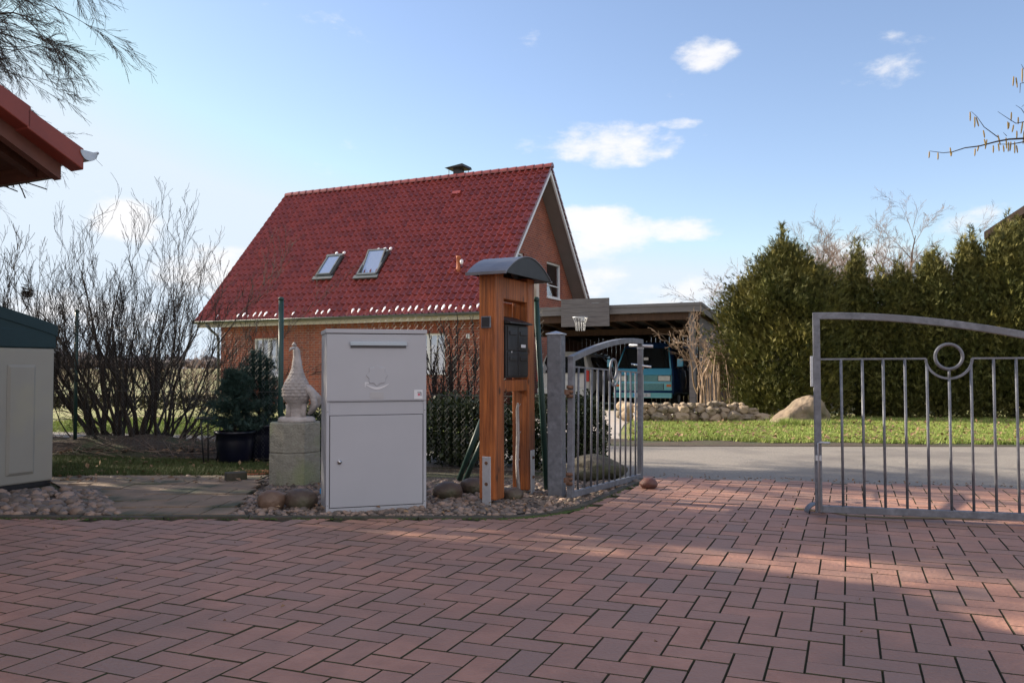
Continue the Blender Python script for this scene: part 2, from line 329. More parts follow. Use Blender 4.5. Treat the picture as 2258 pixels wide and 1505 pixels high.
MT['browns'] = mat('brown_shed_wood', (.045, .022, .013), (.07, .035, .02), 3, .8, .3, stretch=(6, 6, 1))
MT['roofdark'] = mat('roofing_dark', (.06, .06, .065), rough=.8)
MT['vanb'] = mat('van_paint_light', (.10, .42, .66), (.11, .45, .70), 1, .25, coat=.6)
MT['vant'] = mat('van_paint_teal', (.17, .52, .56), (.18, .55, .59), 1, .3, coat=.5)
MT['vand'] = mat('van_paint_dark', (.01, .045, .14), rough=.25, coat=.6)
MT['carw'] = mat('car_white', (.62, .62, .62), (.6, .6, .6), 1, .22, coat=.7)
MT['cglass'] = mat('car_glass', (.012, .016, .02), rough=.05, spec=.8, coat=1)
MT['lamp'] = mat('headlight', (.62, .62, .6), (.4, .4, .4), 90, .2, metal=.4)
MT['orange'] = mat('orange_lens', (.75, .17, .02), rough=.3)
MT['tyre'] = mat('tyre', (.015, .015, .015), rough=.85)
MT['farwood'] = mat('far_bare_wood', (.15, .13, .135), (.21, .185, .18), .4, .95)
MT['cable'] = mat('cable', (.22, .19, .12), rough=.6)
MT['nest'] = mat('nest', (.05, .035, .025), (.08, .06, .04), 30, .95)

rnd = random.Random(7)
def U(a, b): return rnd.uniform(a, b)

# ------------------------------------------------------------------ structure: ground
def sheet(name, poly, m, dz, sub=None, cutfn=None):
    mb = MB(); mb.face([V((x, y, gz(x, y) + dz)) for x, y in poly]); return tag(mb.build(name, m), kind='structure')
def strip(name, left, right, m, dz, n=40):    # strip between two polylines, follows terrain
    mb = MB()
    def samp(pl, t):
        k = t * (len(pl) - 1); i = min(int(k), len(pl) - 2); f = k - i; a, b = V(pl[i]), V(pl[i + 1]); return a.lerp(b, f)
    J = 12
    for i in range(n):
        for j in range(J):
            q = []
            for (a, b) in ((i, j), (i + 1, j), (i + 1, j + 1), (i, j + 1)):
                p = samp(left, a / n).lerp(samp(right, a / n), b / J); q.append(V((p.x, p.y, gz(p.x, p.y) + dz)))
            mb.face(q, sm=True)
    return tag(mb.build(name, m), kind='structure')
mb = MB()
ys = [-30, -8, 0, 4, 8, 10, 12, 14, 17, 20, 23, 26, 32, 40, 50, 60, 80, 110, 150, 200, 300, 900, 2500]; xs = [-2500, -900, -300, -120, -60, -30, -15, -8, -4, 0, 4, 8, 15, 30, 60, 120, 300, 900, 2500]
for i in range(len(ys) - 1):
    for j in range(len(xs) - 1):
        mb.face([V((x, y, gz(x, y) - .035)) for x, y in ((xs[j], ys[i]), (xs[j + 1], ys[i]), (xs[j + 1], ys[i + 1]), (xs[j], ys[i + 1]))], sm=True)
tag(mb.build('ground', MT['field']), kind='structure')
ROADN = [(-40, 21.5), (-9, 10.6), (-4.6, 9.0), (0.2, 6.95), (1.05, 6.62), (3.6, 5.93), (7, 5.3), (20, 3.6)]
ROADF = [(-40, 26), (-9, 13.8), (-4.6, 12.0), (0.2, 10.25), (1.5, 9.75), (5.7, 9.45), (9, 9.0), (22, 7.6)]
strip('lawn', [(-40, 25.8), (-9, 13.6), (-4.6, 11.9), (0.2, 10.15), (1.5, 9.6), (5.7, 9.3), (9, 8.9), (24, 7.4)], [(-40, 60), (-16, 36), (-8, 32), (0, 28), (4, 22), (8, 22), (14, 24), (30, 26)], MT['lawn'], -.02, 60)
strip('road', ROADN, ROADF, MT['asphalt'], -.008, 60)
strip('dirt_verge', [(.9, 9.78), (1.5, 9.62), (5.7, 9.38), (9, 8.95), (20, 7.6)], [(.9, 10.25), (1.5, 10.35), (3.2, 9.95), (5.7, 9.7), (9, 9.2)][:5] if False else [(.9, 10.9), (2.4, 11.0), (5.7, 9.95), (9, 9.35), (20, 7.9)], MT['soil'], -.003)
strip('driveway', [(-.9, 10.3), (-.6, 12), (-.4, 15), (-.2, 17), (-1.2, 25.2)], [(1.30, 9.85), (1.51, 12), (1.99, 15), (2.44, 17), (5.0, 22.3)], MT['drive'], -.012, 30)
# garden ground left of the edging
strip('garden_soil', [(-9, 4.9), (-2.95, 4.88), (-.0, 4.82), (.3, 5.1), (.98, 6.45)], [(-12, 10.4), (-6, 9.5), (-3.5, 8.9), (-1, 7.5), (1.02, 6.62)], MT['soil'], -.004, 30)
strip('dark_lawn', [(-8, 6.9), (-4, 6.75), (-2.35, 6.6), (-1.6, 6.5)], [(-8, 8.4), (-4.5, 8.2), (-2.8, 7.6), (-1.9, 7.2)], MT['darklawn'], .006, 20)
strip('gravel_bed', [(-6, 4.86), (-2.3, 4.84)], [(-6, 5.9), (-2.62, 5.55)], MT['gravelbase'], .004, 12)
strip('gravel_bed', [(-1.62, 4.84), (-.05, 4.84), (.28, 5.12), (.92, 6.35)], [(-1.75, 6.1), (-.6, 6.6), (.3, 6.4), (.8, 6.5)], MT['gravelbase'], .004, 12)
strip('slab_path', [(-2.3, 4.85), (-1.62, 4.85)], [(-3.9, 6.9), (-1.95, 6.2)], MT['slab'], .010, 12)

# brick paving, every clinker modelled in herringbone; lattice fitted to the photograph
YAW = .3816
PX, PY = 1.204, 3.1468; PX, PY = 1.195, 3.05
ca, sa = math.cos(YAW), math.sin(YAW)
def lat(a, b): a *= .1; b *= .1; return (PX + a * ca - b * sa, PY - a * sa - b * ca)
EDGE = [(-9, 4.82), (-2.95, 4.80), (-.05, 4.74), (.18, 4.86), (.40, 5.1), (1.02, 6.42)]
def edge_y(x):
    for (a, b), (c, d) in zip(EDGE, EDGE[1:]):
        if a <= x <= c: return b + (d - b) * (x - a) / (c - a)
    return 99 if x > 1.02 else 4.8
def near_road(x):
    for (a, b), (c, d) in zip(ROADN, ROADN[1:]):
        if a <= x <= c: return b + (d - b) * (x - a) / (c - a)
    return 5
def inpav(x, y): return y > -1.5 and -6 < x < 8.5 and y < min(edge_y(x) if x < 1.02 else 99, near_road(x) - .03)
mb = MB(); br = random.Random(3)
def brick(a0, a1, b0, b1):
    x, y = lat((a0 + a1) / 2, (b0 + b1) / 2)
    if not inpav(x, y): return
    j = .019; g = .018; tone = min(1, max(0, br.gauss(.35, .3))); dz = br.gauss(0, .0007)
    P0 = [lat(a0 + j, b0 + j), lat(a1 - j, b0 + j), lat(a1 - j, b1 - j), lat(a0 + j, b1 - j)]; P1 = [lat(a0 + j + g, b0 + j + g), lat(a1 - j - g, b0 + j + g), lat(a1 - j - g, b1 - j - g), lat(a0 + j + g, b1 - j - g)]
    vs = [V((p[0], p[1], -.012)) for p in P0] + [V((p[0], p[1], -.003 + dz)) for p in P0] + [V((p[0], p[1], .002 + dz + br.gauss(0, .0004))) for p in P1]
    fs = []
    for o in (0, 4):
        for k in range(4): k2 = (k + 1) % 4; fs.append((o + k, o + 4 + k, o + 4 + k2, o + k2))
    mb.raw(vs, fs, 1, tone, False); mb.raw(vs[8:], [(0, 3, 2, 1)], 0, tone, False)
# vertical bricks: lattice point (k,-k)+(0,-4)n  -> cell u:[k,k+1] v:[-k .. -k+2] (shift 4 in v per stair)
for n in range(-40, 40):
    for k in range(-75, 75):
        b = -k + 4 * n
        brick(k, k + 1, b, b + 2)            # along depth
        brick(k - 1 + 0, k + 1, b + 2, b + 3) if False else brick(k, k + 2, b + 2, b + 3)
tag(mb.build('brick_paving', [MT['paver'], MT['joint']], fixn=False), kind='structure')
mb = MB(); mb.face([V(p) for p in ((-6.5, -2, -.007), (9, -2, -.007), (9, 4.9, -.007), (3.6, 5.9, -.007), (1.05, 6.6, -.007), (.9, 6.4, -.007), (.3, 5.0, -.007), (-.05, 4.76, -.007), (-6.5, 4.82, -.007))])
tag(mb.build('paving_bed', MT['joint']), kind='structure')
# kerb edging stones
mb = MB(); pl = [V((x, y, 0)) for x, y in [(-6, 4.85), (-2.95, 4.84), (-.05, 4.78), (.20, 4.90), (.40, 5.12), (1.0, 6.45)]]
for a, b in zip(pl, pl[1:]):
    d = b - a; L = d.length; n = max(1, round(L / .5)); ang = math.atan2(d.y, d.x)
    for i in range(n):
        o = a + d * ((i + .5) / n); M = Matrix.Translation(o) @ Matrix.Rotation(ang + U(-.01, .01), 4, 'Z'); h = .014 + U(-.003, .003)
        mb.box(-L / n / 2 + .003, L / n / 2 - .003, -.025, .025, -.08, h, M=M)
tag(mb.build('kerb', MT['kerb'], bevel=.006), kind='structure')

# ------------------------------------------------------------------ generators for vegetation
def branch(mb, p, d, L, r, lev, rr, spread=.5, up=.15, nseg=5, kids=4, n=None, wob=.12, minr=.0012, droop=0, start=.25, kl=.55, m=0, kr=.55):
    pts = [p.copy()]; rs = [r]; dd = d.normalized(); seg = L / nseg
    for i in range(nseg):
        dd = (dd + V((rr.gauss(0, wob), rr.gauss(0, wob), rr.gauss(0, wob) + up * .3 - droop * (i / nseg)))).normalized()
        p = p + dd * seg; pts.append(p.copy()); rs.append(max(minr, r * (1 - .8 * (i + 1) / nseg)))
    mb.tube(pts, rs, n or (5 if r > .02 else 3), m, cap=False)
    if lev > 0:
        for k in range(kids):
            t = start + (1 - start) * (k + rr.random()) / kids; i = min(nseg - 1, int(t * nseg)); q = pts[i].lerp(pts[i + 1], t * nseg - i)
            ax = (pts[i + 1] - pts[i]).normalized(); o = ax.orthogonal().normalized(); o.rotate(Matrix.Rotation(rr.random() * 6.283, 3, ax))
            nd = (ax + o * rr.uniform(spread * .6, spread * 1.3) + V((0, 0, up))).normalized()
            branch(mb, q, nd, L * kl * rr.uniform(.6, 1.2), max(minr, rs[i] * kr), lev - 1, rr, spread, up, max(3, nseg - 1), kids, None, wob, minr, droop, .15, kl, m, kr)
def spray(mb, p, d, L, w, rr, c, nleaf=4, fan=.5):      # flat fan of leafy scales
    d = d.normalized(); s = d.cross(V((rr.gauss(0, 1), rr.gauss(0, 1), rr.gauss(0, 1)))).normalized()
    for k in range(nleaf):
        a = (k / (nleaf - 1) - .5) * 2 * fan if nleaf > 1 else 0
        e = (d * math.cos(a) + s * math.sin(a)); q = e.cross(d.cross(s)).normalized() * w; l = L * rr.uniform(.6, 1.1)
        m_ = p + e * l * .55
        mb.face([p, m_ + q, p + e * l, m_ - q], c=c)
def tspray(mb, p, d, L, w, rr, c, n=6):      # feathery scale-leaf spray: thin blades fanned and set along one axis
    d = d.normalized(); s = d.cross(V((rr.gauss(0, 1), rr.gauss(0, 1), rr.gauss(0, 1)))).normalized()
    for k in range(n):
        a = rr.uniform(-.85, .85); e = d * math.cos(a) + s * math.sin(a); b = p + d * L * rr.uniform(0, .55); q = s * math.cos(a) * w - d * math.sin(a) * w
        mb.face([b - q, b + q, b + e * L * rr.uniform(.45, .85)], c=c)
def thuja(x, y, h, rad, seed, label, group=None, nb=260, ns=42, lean=0, kf=1.45, ls=.5):
    rr = random.Random(seed); t = thing('thuja_tree', label, 'conifer', (x, y, gz(x, y)), 0, group)
    tr = MB(); tr.tube([(0, 0, -.05), (0.02, 0, h * .5), (lean, 0, h * .92)], [.09, .06, .015], 7); tr.build('trunk', MT['bark'], t)
    cr = MB(); LD = [(0, 0, 1.0)] + [(rr.gauss(0, .30) * rad, rr.gauss(0, .30) * rad, rr.uniform(.74, .97)) for _ in range(6)]
    for b in range(nb):
        f = rr.random() ** .85; ld = LD[int(rr.random() * 7)] if f > .35 else LD[0]; lf = max(0, (f - .35) / .65); z0 = .08 + f * (h * .93) * (1 + (ld[2] - 1) * lf); pr = rad * min(1, (1 - f) * kf) ** .75 * (.9 if f < .1 else 1) * (1 - ls * lf)
        a = rr.random() * 6.283; R0 = pr * (rr.uniform(.5, 1.0) if rr.random() < .8 else rr.uniform(.95, 1.28)) + .04
        lump = 1 + .28 * noise.noise(V((math.cos(a) * 1.3 + seed, math.sin(a) * 1.3, z0 * 1.1)))
        R0 *= lump
        tip = V((math.cos(a) * R0 + lean * f + ld[0] * lf, math.sin(a) * R0 + ld[1] * lf, z0 + .06 + R0 * .28 * min(1, f * 3))); root = V((lean * f * .9 + ld[0] * lf, ld[1] * lf, z0 - .15 * R0)); dr = (tip - root).normalized()
        cb = rr.random() * .5
        cl = rr.uniform(.16, .30) * (1 - .35 * f)
        for s in range(ns):
            q = tip + V((rr.gauss(0, cl * .55), rr.gauss(0, cl * .55), rr.gauss(0, cl * .75))) - dr * abs(rr.gauss(0, .12))
            d = (dr * .8 + V((rr.gauss(0, .45), rr.gauss(0, .45), rr.uniform(.1, 1.0))))
            tspray(cr, q, d, rr.uniform(.07, .15), rr.uniform(.005, .009), rr, min(1, max(0, cb + rr.uniform(-.15, .5))), 6)
    # leader tips
    for s in range(420):
        ld = LD[s % 7]; z = h * ld[2] * rr.uniform(.86, 1.07); cr_w = max(.03, (1.07 * h * ld[2] - z) * .35); q = V((lean + ld[0] + rr.gauss(0, cr_w * .5), ld[1] + rr.gauss(0, cr_w * .5), z)); tspray(cr, q, V((rr.gauss(0, .5), rr.gauss(0, .5), .9)), .16, .008, rr, rr.random() * .5, 6)
    cr.build('crown', MT['thuja'], t); return t
def leafmass(mb, c, r, n, size, rr, wid=.45):
    for i in range(n):
        u = V((rr.gauss(0, 1), rr.gauss(0, 1), rr.gauss(0, 1))).normalized(); k = rr.uniform(.72, 1.04) * (1 + .18 * noise.noise(u * 2.3 + V(c)))
        p = V(c) + V((u.x * r[0], u.y * r[1], u.z * r[2])) * k
        if p.z < .01: continue
        d = (u + V((rr.gauss(0, .6), rr.gauss(0, .6), rr.gauss(0, .6) + .3))).normalized(); s = d.orthogonal().normalized(); s.rotate(Matrix.Rotation(rr.random() * 6.3, 3, d)); l = size * rr.uniform(.6, 1.3)
        mb.face([p, p + d * l * .5 + s * l * wid, p + d * l, p + d * l * .5 - s * l * wid], c=max(0, min(1, rr.gauss(.25, .3))))
def grass(name, region, n, h, m, rr, label=None, w=.004, tuft=6, cat='grass', zoff=0):
    mb = MB()
    for i in range(n):
        x, y = region(rr); z = gz(x, y) + zoff; hh = h * rr.uniform(.5, 1.4) * (1 + .5 * noise.noise(V((x * 1.3, y * 1.3, 0))))
        for k in range(tuft):
            a = rr.random() * 6.283; bx, by = x + rr.gauss(0, .02), y + rr.gauss(0, .02); ww = w * rr.uniform(.7, 1.3); l = rr.uniform(.2, .9) * hh
            dx, dy = math.cos(a) * ww, math.sin(a) * ww; lx, ly = -math.sin(a) * l, math.cos(a) * l
            mb.face([V((bx - dx, by - dy, z)), V((bx + dx, by + dy, z)), V((bx + lx, by + ly, z + hh))], c=max(0, min(1, rr.gauss(.25, .3))))
    o = mb.build(name, m); return tag(o, label, cat, kind='stuff')

HA = math.atan2(-.449, .893)
# ================================================================== HOUSE
HH = -.429
HF = Frame((-.634, 25.5, -.33), HH)
house = thing('brick_house', 'red brick house with steep dark red tiled roof and two roof windows', 'house', HF.o, HH)
EZ, RZ, HW, LX = 2.935, 8.46, 4.94, -11.96         # eave z, ridge z, half width, left end
WX1, WY0 = -.6, .42; WY1 = 2 * HW - WY0; WX0 = HF.hit(487, 800, (0, 1, 0), WY0).x
SL = math.atan2(RZ - EZ, HW); cS, sS = math.cos(SL), math.sin(SL)
def wallstrips(mb, spans, z0, z1, openings, P, hs=.0833):
    """horizontal strips of wall; spans(z)->(a0,a1); openings (a0,a1,z0,z1); P(a,z)->point"""
    zs = sorted(set([z0, z1] + [z for o in openings for z in (o[2], o[3]) if z0 < z < z1]))
    out = []
    for a, b in zip(zs, zs[1:]):
        n = max(1, math.ceil((b - a) / .35)); out += [(a + (b - a) * i / n, a + (b - a) * (i + 1) / n) for i in range(n)]
    for za, zb in out:
        l0, r0 = spans(za); l1, r1 = spans(zb); zm = (za + zb) / 2; cuts = sorted([(o[0], o[1]) for o in openings if o[2] < zm < o[3]])
        edges = [(l0, l1)] + [(c, c) for o in cuts for c in o] + [(r0, r1)]
        for i in range(0, len(edges), 2):
            (a0, a1), (b0, b1) = edges[i], edges[i + 1]
            mb.face([P(a0, za), P(b0, za), P(b1, zb), P(a1, zb)], uv=[(a0, za), (b0, za), (b1, zb), (a1, zb)])
def hx(px, y): return HF.hit(px, 800, (0, 1, 0), y).x
def hz(px, py, y): return HF.hit(px, py, (0, 1, 0), y).z
w1 = (hx(559, WY0), hx(622, WY0), hz(559, 829, WY0), hz(559, 746, WY0))
w2 = (hx(905, WY0), hx(981, WY0), hz(979, 822, WY0), hz(979, 734, WY0))
def gpnt(px, py): return HF.hit(px, py, (1, 0, 0), WX1)
ga, gb = gpnt(1214, 657), gpnt(1238, 582); gc, gd = gpnt(1132, 580), gpnt(1157, 555)
w3 = (gpnt(1206, 640).y, gpnt(1238, 640).y, gpnt(1216, 656).z, gpnt(1216, 578).z)
w4 = (gpnt(1122, 560).y, gpnt(1156, 560).y, w3[2], w3[3])
mb = MB()
wallstrips(mb, lambda z: (WX0, WX1), -.1, EZ + .25, [w1, w2], lambda a, z: V((a, WY0, z)))
def gspan(z):
    t = max(0, (z - EZ - .25) / (RZ - EZ - .45)); t = min(1, t); return (WY0 + (HW - WY0) * t, WY1 - (WY1 - HW) * t)
wallstrips(mb, gspan, -.1, RZ - .3, [w3, w4], lambda a, z: V((WX1, a, z)))
wallstrips(mb, gspan, -.1, RZ - .3, [], lambda a, z: V((WX0, a, z)))
wallstrips(mb, lambda z: (WX0, WX1), -.1, EZ + .25, [], lambda a, z: V((a, WY1, z)))
for (a, b, c, d) in (w1, w2):
    for (p, q) in (((a, c), (a, d)), ((a, d), (b, d)), ((b, d), (b, c)), ((b, c), (a, c))):
        mb.face([V((p[0], WY0, p[1])), V((q[0], WY0, q[1])), V((q[0], WY0 + .14, q[1])), V((p[0], WY0 + .14, p[1]))], uv=[(p[0], p[1]), (q[0], q[1]), (q[0] + .1, q[1]), (p[0] + .1, p[1])])
for (a, b, c, d) in (w3, w4):
    for (p, q) in (((a, c), (a, d)), ((a, d), (b, d)), ((b, d), (b, c)), ((b, c), (a, c))):
        mb.face([V((WX1, p[0], p[1])), V((WX1, q[0], q[1])), V((WX1 - .14, q[0], q[1])), V((WX1 - .14, p[0], p[1]))], uv=[(p[0], p[1]), (q[0], q[1]), (q[0] + .1, q[1]), (p[0] + .1, p[1])])
mb.build('wall', MT['brick'], house)
# soldier course lintels
LM = mat('lintel_brick', (.30, .075, .04), rough=.8, tint=(.18, .05, .035))
for (a, b, c, d) in (w1, w2):
    mb = MB(); n = int((b - a + .3) / .083)
    for i in range(n):
        x0 = a - .15 + i * (b - a + .3) / n; mb.box(x0 + .005, x0 + (b - a + .3) / n - .005, WY0 - .004, WY0 + .02, d + .006, d + .24, c=rnd.random())
    mb.build('brick_lintel', LM, house)
def window(a, b, c, d, P, nm, mull=True, curtain=True):
    """P(u,w,z): u along wall, w into wall"""
    fr = MB(); T = .07
    def bx(u0, u1, z0, z1, w0, w1, mbx):
        vs = [P(u, w, z) for z in (z0, z1) for w in (w0, w1) for u in (u0, u1)]
        mbx.raw(vs, [(0, 2, 3, 1), (4, 5, 7, 6), (0, 1, 5, 4), (2, 6, 7, 3), (0, 4, 6, 2), (1, 3, 7, 5)], 0, None, False)
    bx(a, a + T, c, d, .06, .13, fr); bx(b - T, b, c, d, .06, .13, fr); bx(a + T, b - T, c, c + T, .061, .13, fr); bx(a + T, b - T, d - T, d, .061, .13, fr)
    mid = (a + b) / 2
    if mull:
        bx(mid - .05, mid + .05, c + T, d - T, .062, .13, fr); zm = (c + d) / 2 + .02
        for (p, q) in ((a + T, mid - .05), (mid + .05, b - T)):
            bx(p, q, zm - .012, zm + .012, .08, .11, fr); m_ = (p + q) / 2; bx(m_ - .012, m_ + .012, c + T, zm - .012, .08, .11, fr); bx(m_ - .012, m_ + .012, zm + .012, d - T, .08, .11, fr)
    else: bx(a + T, b - T, (c + d) / 2 - .02 - .2, (c + d) / 2 + .02 - .2, .08, .11, fr)
    f = fr.build('window', MT['white'], house, fixn=True)
    pn = MB(); pn.face([P(a + T, .115, c + T), P(b - T, .115, c + T), P(b - T, .115, d - T), P(a + T, .115, d - T)]); pn.build('pane', MT['wglass'], f)
    if curtain:
        cu = MB(); n = 24
        for i in range(n):
            u0, u1 = a + T + (b - a - 2 * T) * i / n, a + T + (b - a - 2 * T) * (i + 1) / n
            wv = lambda i: .22 + .02 * math.sin(i * 1.9)
            cu.face([P(u0, wv(i), c + .35), P(u1, wv(i + 1), c + .35), P(u1, wv(i + 1), d), P(u0, wv(i), d)])
        cu.build('curtain', MT['curtain'], f)
    bk = MB(); bx(a, b, c, d, .6, .62, bk); bk.build('window_niche', MT['black'], f)
    sl = MB(); bx(a - .04, b + .04, c - .05, c, -.05, .06, sl); sl.build('sill', MT['white'], f, fixn=True)
    return f
gm = bpy.data.materials.new('pane_glass'); gm.use_nodes = True; gt_ = gm.node_tree; gt_.nodes.clear()
o_ = N(gt_, 'ShaderNodeOutputMaterial'); a_ = N(gt_, 'ShaderNodeBsdfGlossy'); a_.inputs['Roughness'].default_value = .02; a_.inputs['Color'].default_value = (.9, .95, 1, 1)
b_ = N(gt_, 'ShaderNodeBsdfTransparent'); b_.inputs['Color'].default_value = (.7, .75, .75, 1); x_ = N(gt_, 'ShaderNodeMixShader'); x_.inputs[0].default_value = .35
gt_.links.new(b_.outputs[0], x_.inputs[1]); gt_.links.new(a_.outputs[0], x_.inputs[2]); gt_.links.new(x_.outputs[0], o_.inputs[0]); MT['wglass'] = gm
window(*w1, lambda u, w, z: V((u, WY0 + w, z)), 'w'); window(*w2, lambda u, w, z: V((u, WY0 + w, z)), 'w')
window(*w3, lambda u, w, z: V((WX1 - w, u, z)), 'w', False, False); window(*w4, lambda u, w, z: V((WX1 - w, u, z)), 'w', False, False)
# tiled roof (front slope detailed, back slope too)
def tile_roof(mb, x0, x1, slope_pt, rows, cols, prof=7, lift=.045, rr=None):
    """slope_pt(x,s,h): s 0..1 from eave to ridge, h offset along normal"""
    tw = (x1 - x0) / cols
    def ph(f):
        if f < .36: return .078 * math.sin(f / .36 * math.pi)
        return -.008 * math.sin((f - .36) / .64 * math.pi)
    fr_ = [0, .06, .12, .18, .24, .30, .36, .56, .78]
    for r in range(rows):
        s0, s1 = r / rows, (r + 1) / rows
        for c in range(cols):
            tone = min(1, rr.random() ** 1.8 * .8); j = rr.gauss(0, .0035)
            pts = [(x0 + (c + f) * tw, ph(f)) for f in fr_] + [(x0 + (c + 1) * tw, 0)]
            lo = [slope_pt(x, s0 - .002, h + lift + j) for x, h in pts]; hi = [slope_pt(x, s1, h + .004 + j * .5) for x, h in pts]; bt = [slope_pt(x, s0 - .002, h * .9 + .003) for x, h in pts]
            n = len(pts); mb.raw(lo + hi, [(i, i + 1, n + i + 1, n + i) for i in range(n - 1)], 0, tone, True)
            mb.raw(bt + lo, [(i, i + 1, n + i + 1, n + i) for i in range(n - 1)], 0, tone, False)
rr = random.Random(11); roof = MB()
def spf(x, s, h): return V((x, HW * s - h * sS, EZ + (RZ - EZ) * s + h * cS))
def spb(x, s, h): return V((x, 2 * HW - HW * s + h * sS, EZ + (RZ - EZ) * s + h * cS))
tile_roof(roof, LX, 0, spf, 24, 49, rr=rr)
roof.face([spf(LX, 0, -.06), spf(0, 0, -.06), spf(0, 1, -.06), spf(LX, 1, -.06)], c=.5); roof.face([spb(LX, 0, .03), spb(0, 0, .03), spb(0, 1, .03), spb(LX, 1, .03)], c=.3)
for r in range(23):   # back-slope tile ends seen on the right verge
    s0, s1 = r / 23, (r + 1) / 23; roof.face([spb(.04, s0, -.03), spb(.04, s0, .075), spb(.04, s1, .045), spb(.04, s1, -.03)], c=.6); roof.face([spb(.04, s0, .075), spb(-.3, s0, .075), spb(-.3, s1, .045), spb(.04, s1, .045)], c=.4)
    roof.face([spf(.03, s0, -.03), spf(.03, s0, .075), spf(.03, s1, .045), spf(.03, s1, -.03)], c=.6); roof.face([spf(LX - .03, s0, -.03), spf(LX - .03, s0, .075), spf(LX - .03, s1, .045), spf(LX - .03, s1, -.03)], c=.6)
rf = roof.build('roof', MT['rooftile'], house)
# ridge tiles
mb = MB(); n = 34
for i in range(n):
    x0 = LX + (-LX + .05) * i / n; x1 = LX + (-LX + .05) * (i + 1) / n + .02
    for (xa, xb, ra) in ((x0, x1, .115),):
        ring = lambda x, r: [V((x, HW + math.cos(a) * r, RZ + .0 + math.sin(a) * r * .95)) for a in [math.pi * k / 8 - .15 for k in range(9)]] if False else [V((x, HW + math.cos(-.3 + (math.pi + .6) * k / 8) * r, RZ + .02 + math.sin(-.3 + (math.pi + .6) * k / 8) * r)) for k in range(9)]
        a, b = ring(xa, ra), ring(xb, ra * 1.18); mb.raw(a + b, [(k, k + 1, 9 + k + 1, 9 + k) for k in range(8)], 0, rnd.random() * .5, True); mb.raw([V((xb, HW, RZ + .02))] + b, [(0, k + 1, k + 2) for k in range(8)], 0, .8, False)
mb.build('ridge_tiles', MT['rooftile'], rf)
# soffit / barge boards on the right gable
mb = MB()
for sp in (spf, spb):
    mb = MB(); mb.face([sp(WX1 + .003, -.0, -.13), sp(-.02, -.0, -.13), sp(-.02, 1, -.13), sp(WX1 + .003, 1, -.13)]); mb.build('soffit', MT['soffit'], rf); mb = MB(); mb.face([sp(WX0 - .003, 0, -.13), sp(LX + .02, 0, -.13), sp(LX + .02, 1, -.13), sp(WX0 - .003, 1, -.13)]); mb.build('soffit', MT['soffit'], rf)
mb = MB()
def obl(mb, sp, xa, xb, h0, h1, s0=0.0, s1=1.0, sg=1):
    vs = [sp(x, s, h) for s in (s0, s1) for h in (h0, h1) for x in (xa, xb)]
    mb.raw(vs, [(0, 2, 3, 1), (4, 5, 7, 6), (0, 1, 5, 4), (2, 6, 7, 3), (0, 4, 6, 2), (1, 3, 7, 5)], 0, None, False)
obl(mb, spf, -.06, 0.0, -.17, -.035, -.01, .985); mb.build('barge_board', MT['white'], rf, fixn=True); mb = MB()
spb2 = lambda x, s, h: V((x, 2 * HW - HW * s + h * sS, EZ + (RZ - EZ) * s + h * cS))
obl(mb, spb2, -.06, 0.0, -.17, -.035, -.01, .985)
mb.build('barge_board', MT['white'], rf, fixn=True)
mb = MB(); mb.box(WX0 - .02, WX1 + .02, WY0 - .002 - .36, WY0 - .003, EZ - .16, EZ - .12); mb.box(LX + .04, -.04, WY0 - .385, WY0 - .36, EZ - .21, EZ - .02); mb.build('eave_board', MT['offw'], rf)
# gutter
mb = MB(); pr = [V((0, math.cos(t) * .075, math.sin(t) * .075)) for t in [math.pi + math.pi * k / 8 for k in range(9)]]
for x0, x1 in ((LX - .05, 0.08),):
    a = [V((x0, -.06, EZ - .0)) + p for p in pr]; b = [V((x1, -.06, EZ - .0)) + p for p in pr]; mb.raw(a + b, [(k, k + 1, 10 + k, 9 + k) for k in range(8)]); a2 = [V((x0, -.06, EZ)) + p * .93 for p in pr]; b2 = [V((x1, -.06, EZ)) + p * .93 for p in pr]; mb.raw(a2 + b2, [(k, k + 1, 10 + k, 9 + k) for k in range(8)])
mb.tube([(LX - .05, -.137, EZ + .003), (.08, -.137, EZ + .003)], .012, 6)
mb.build('gutter', MT['gutter'], house)
mb = MB(); mb.tube([(LX + .55, -.06, EZ - .08), (LX + .6, .0, EZ - .2), (WX0 - .06, .3, EZ - .5), (WX0 - .06, .36, EZ - .65), (WX0 - .06, .36, 0)], .045, 10); mb.build('downpipe', MT['gutter'], house)
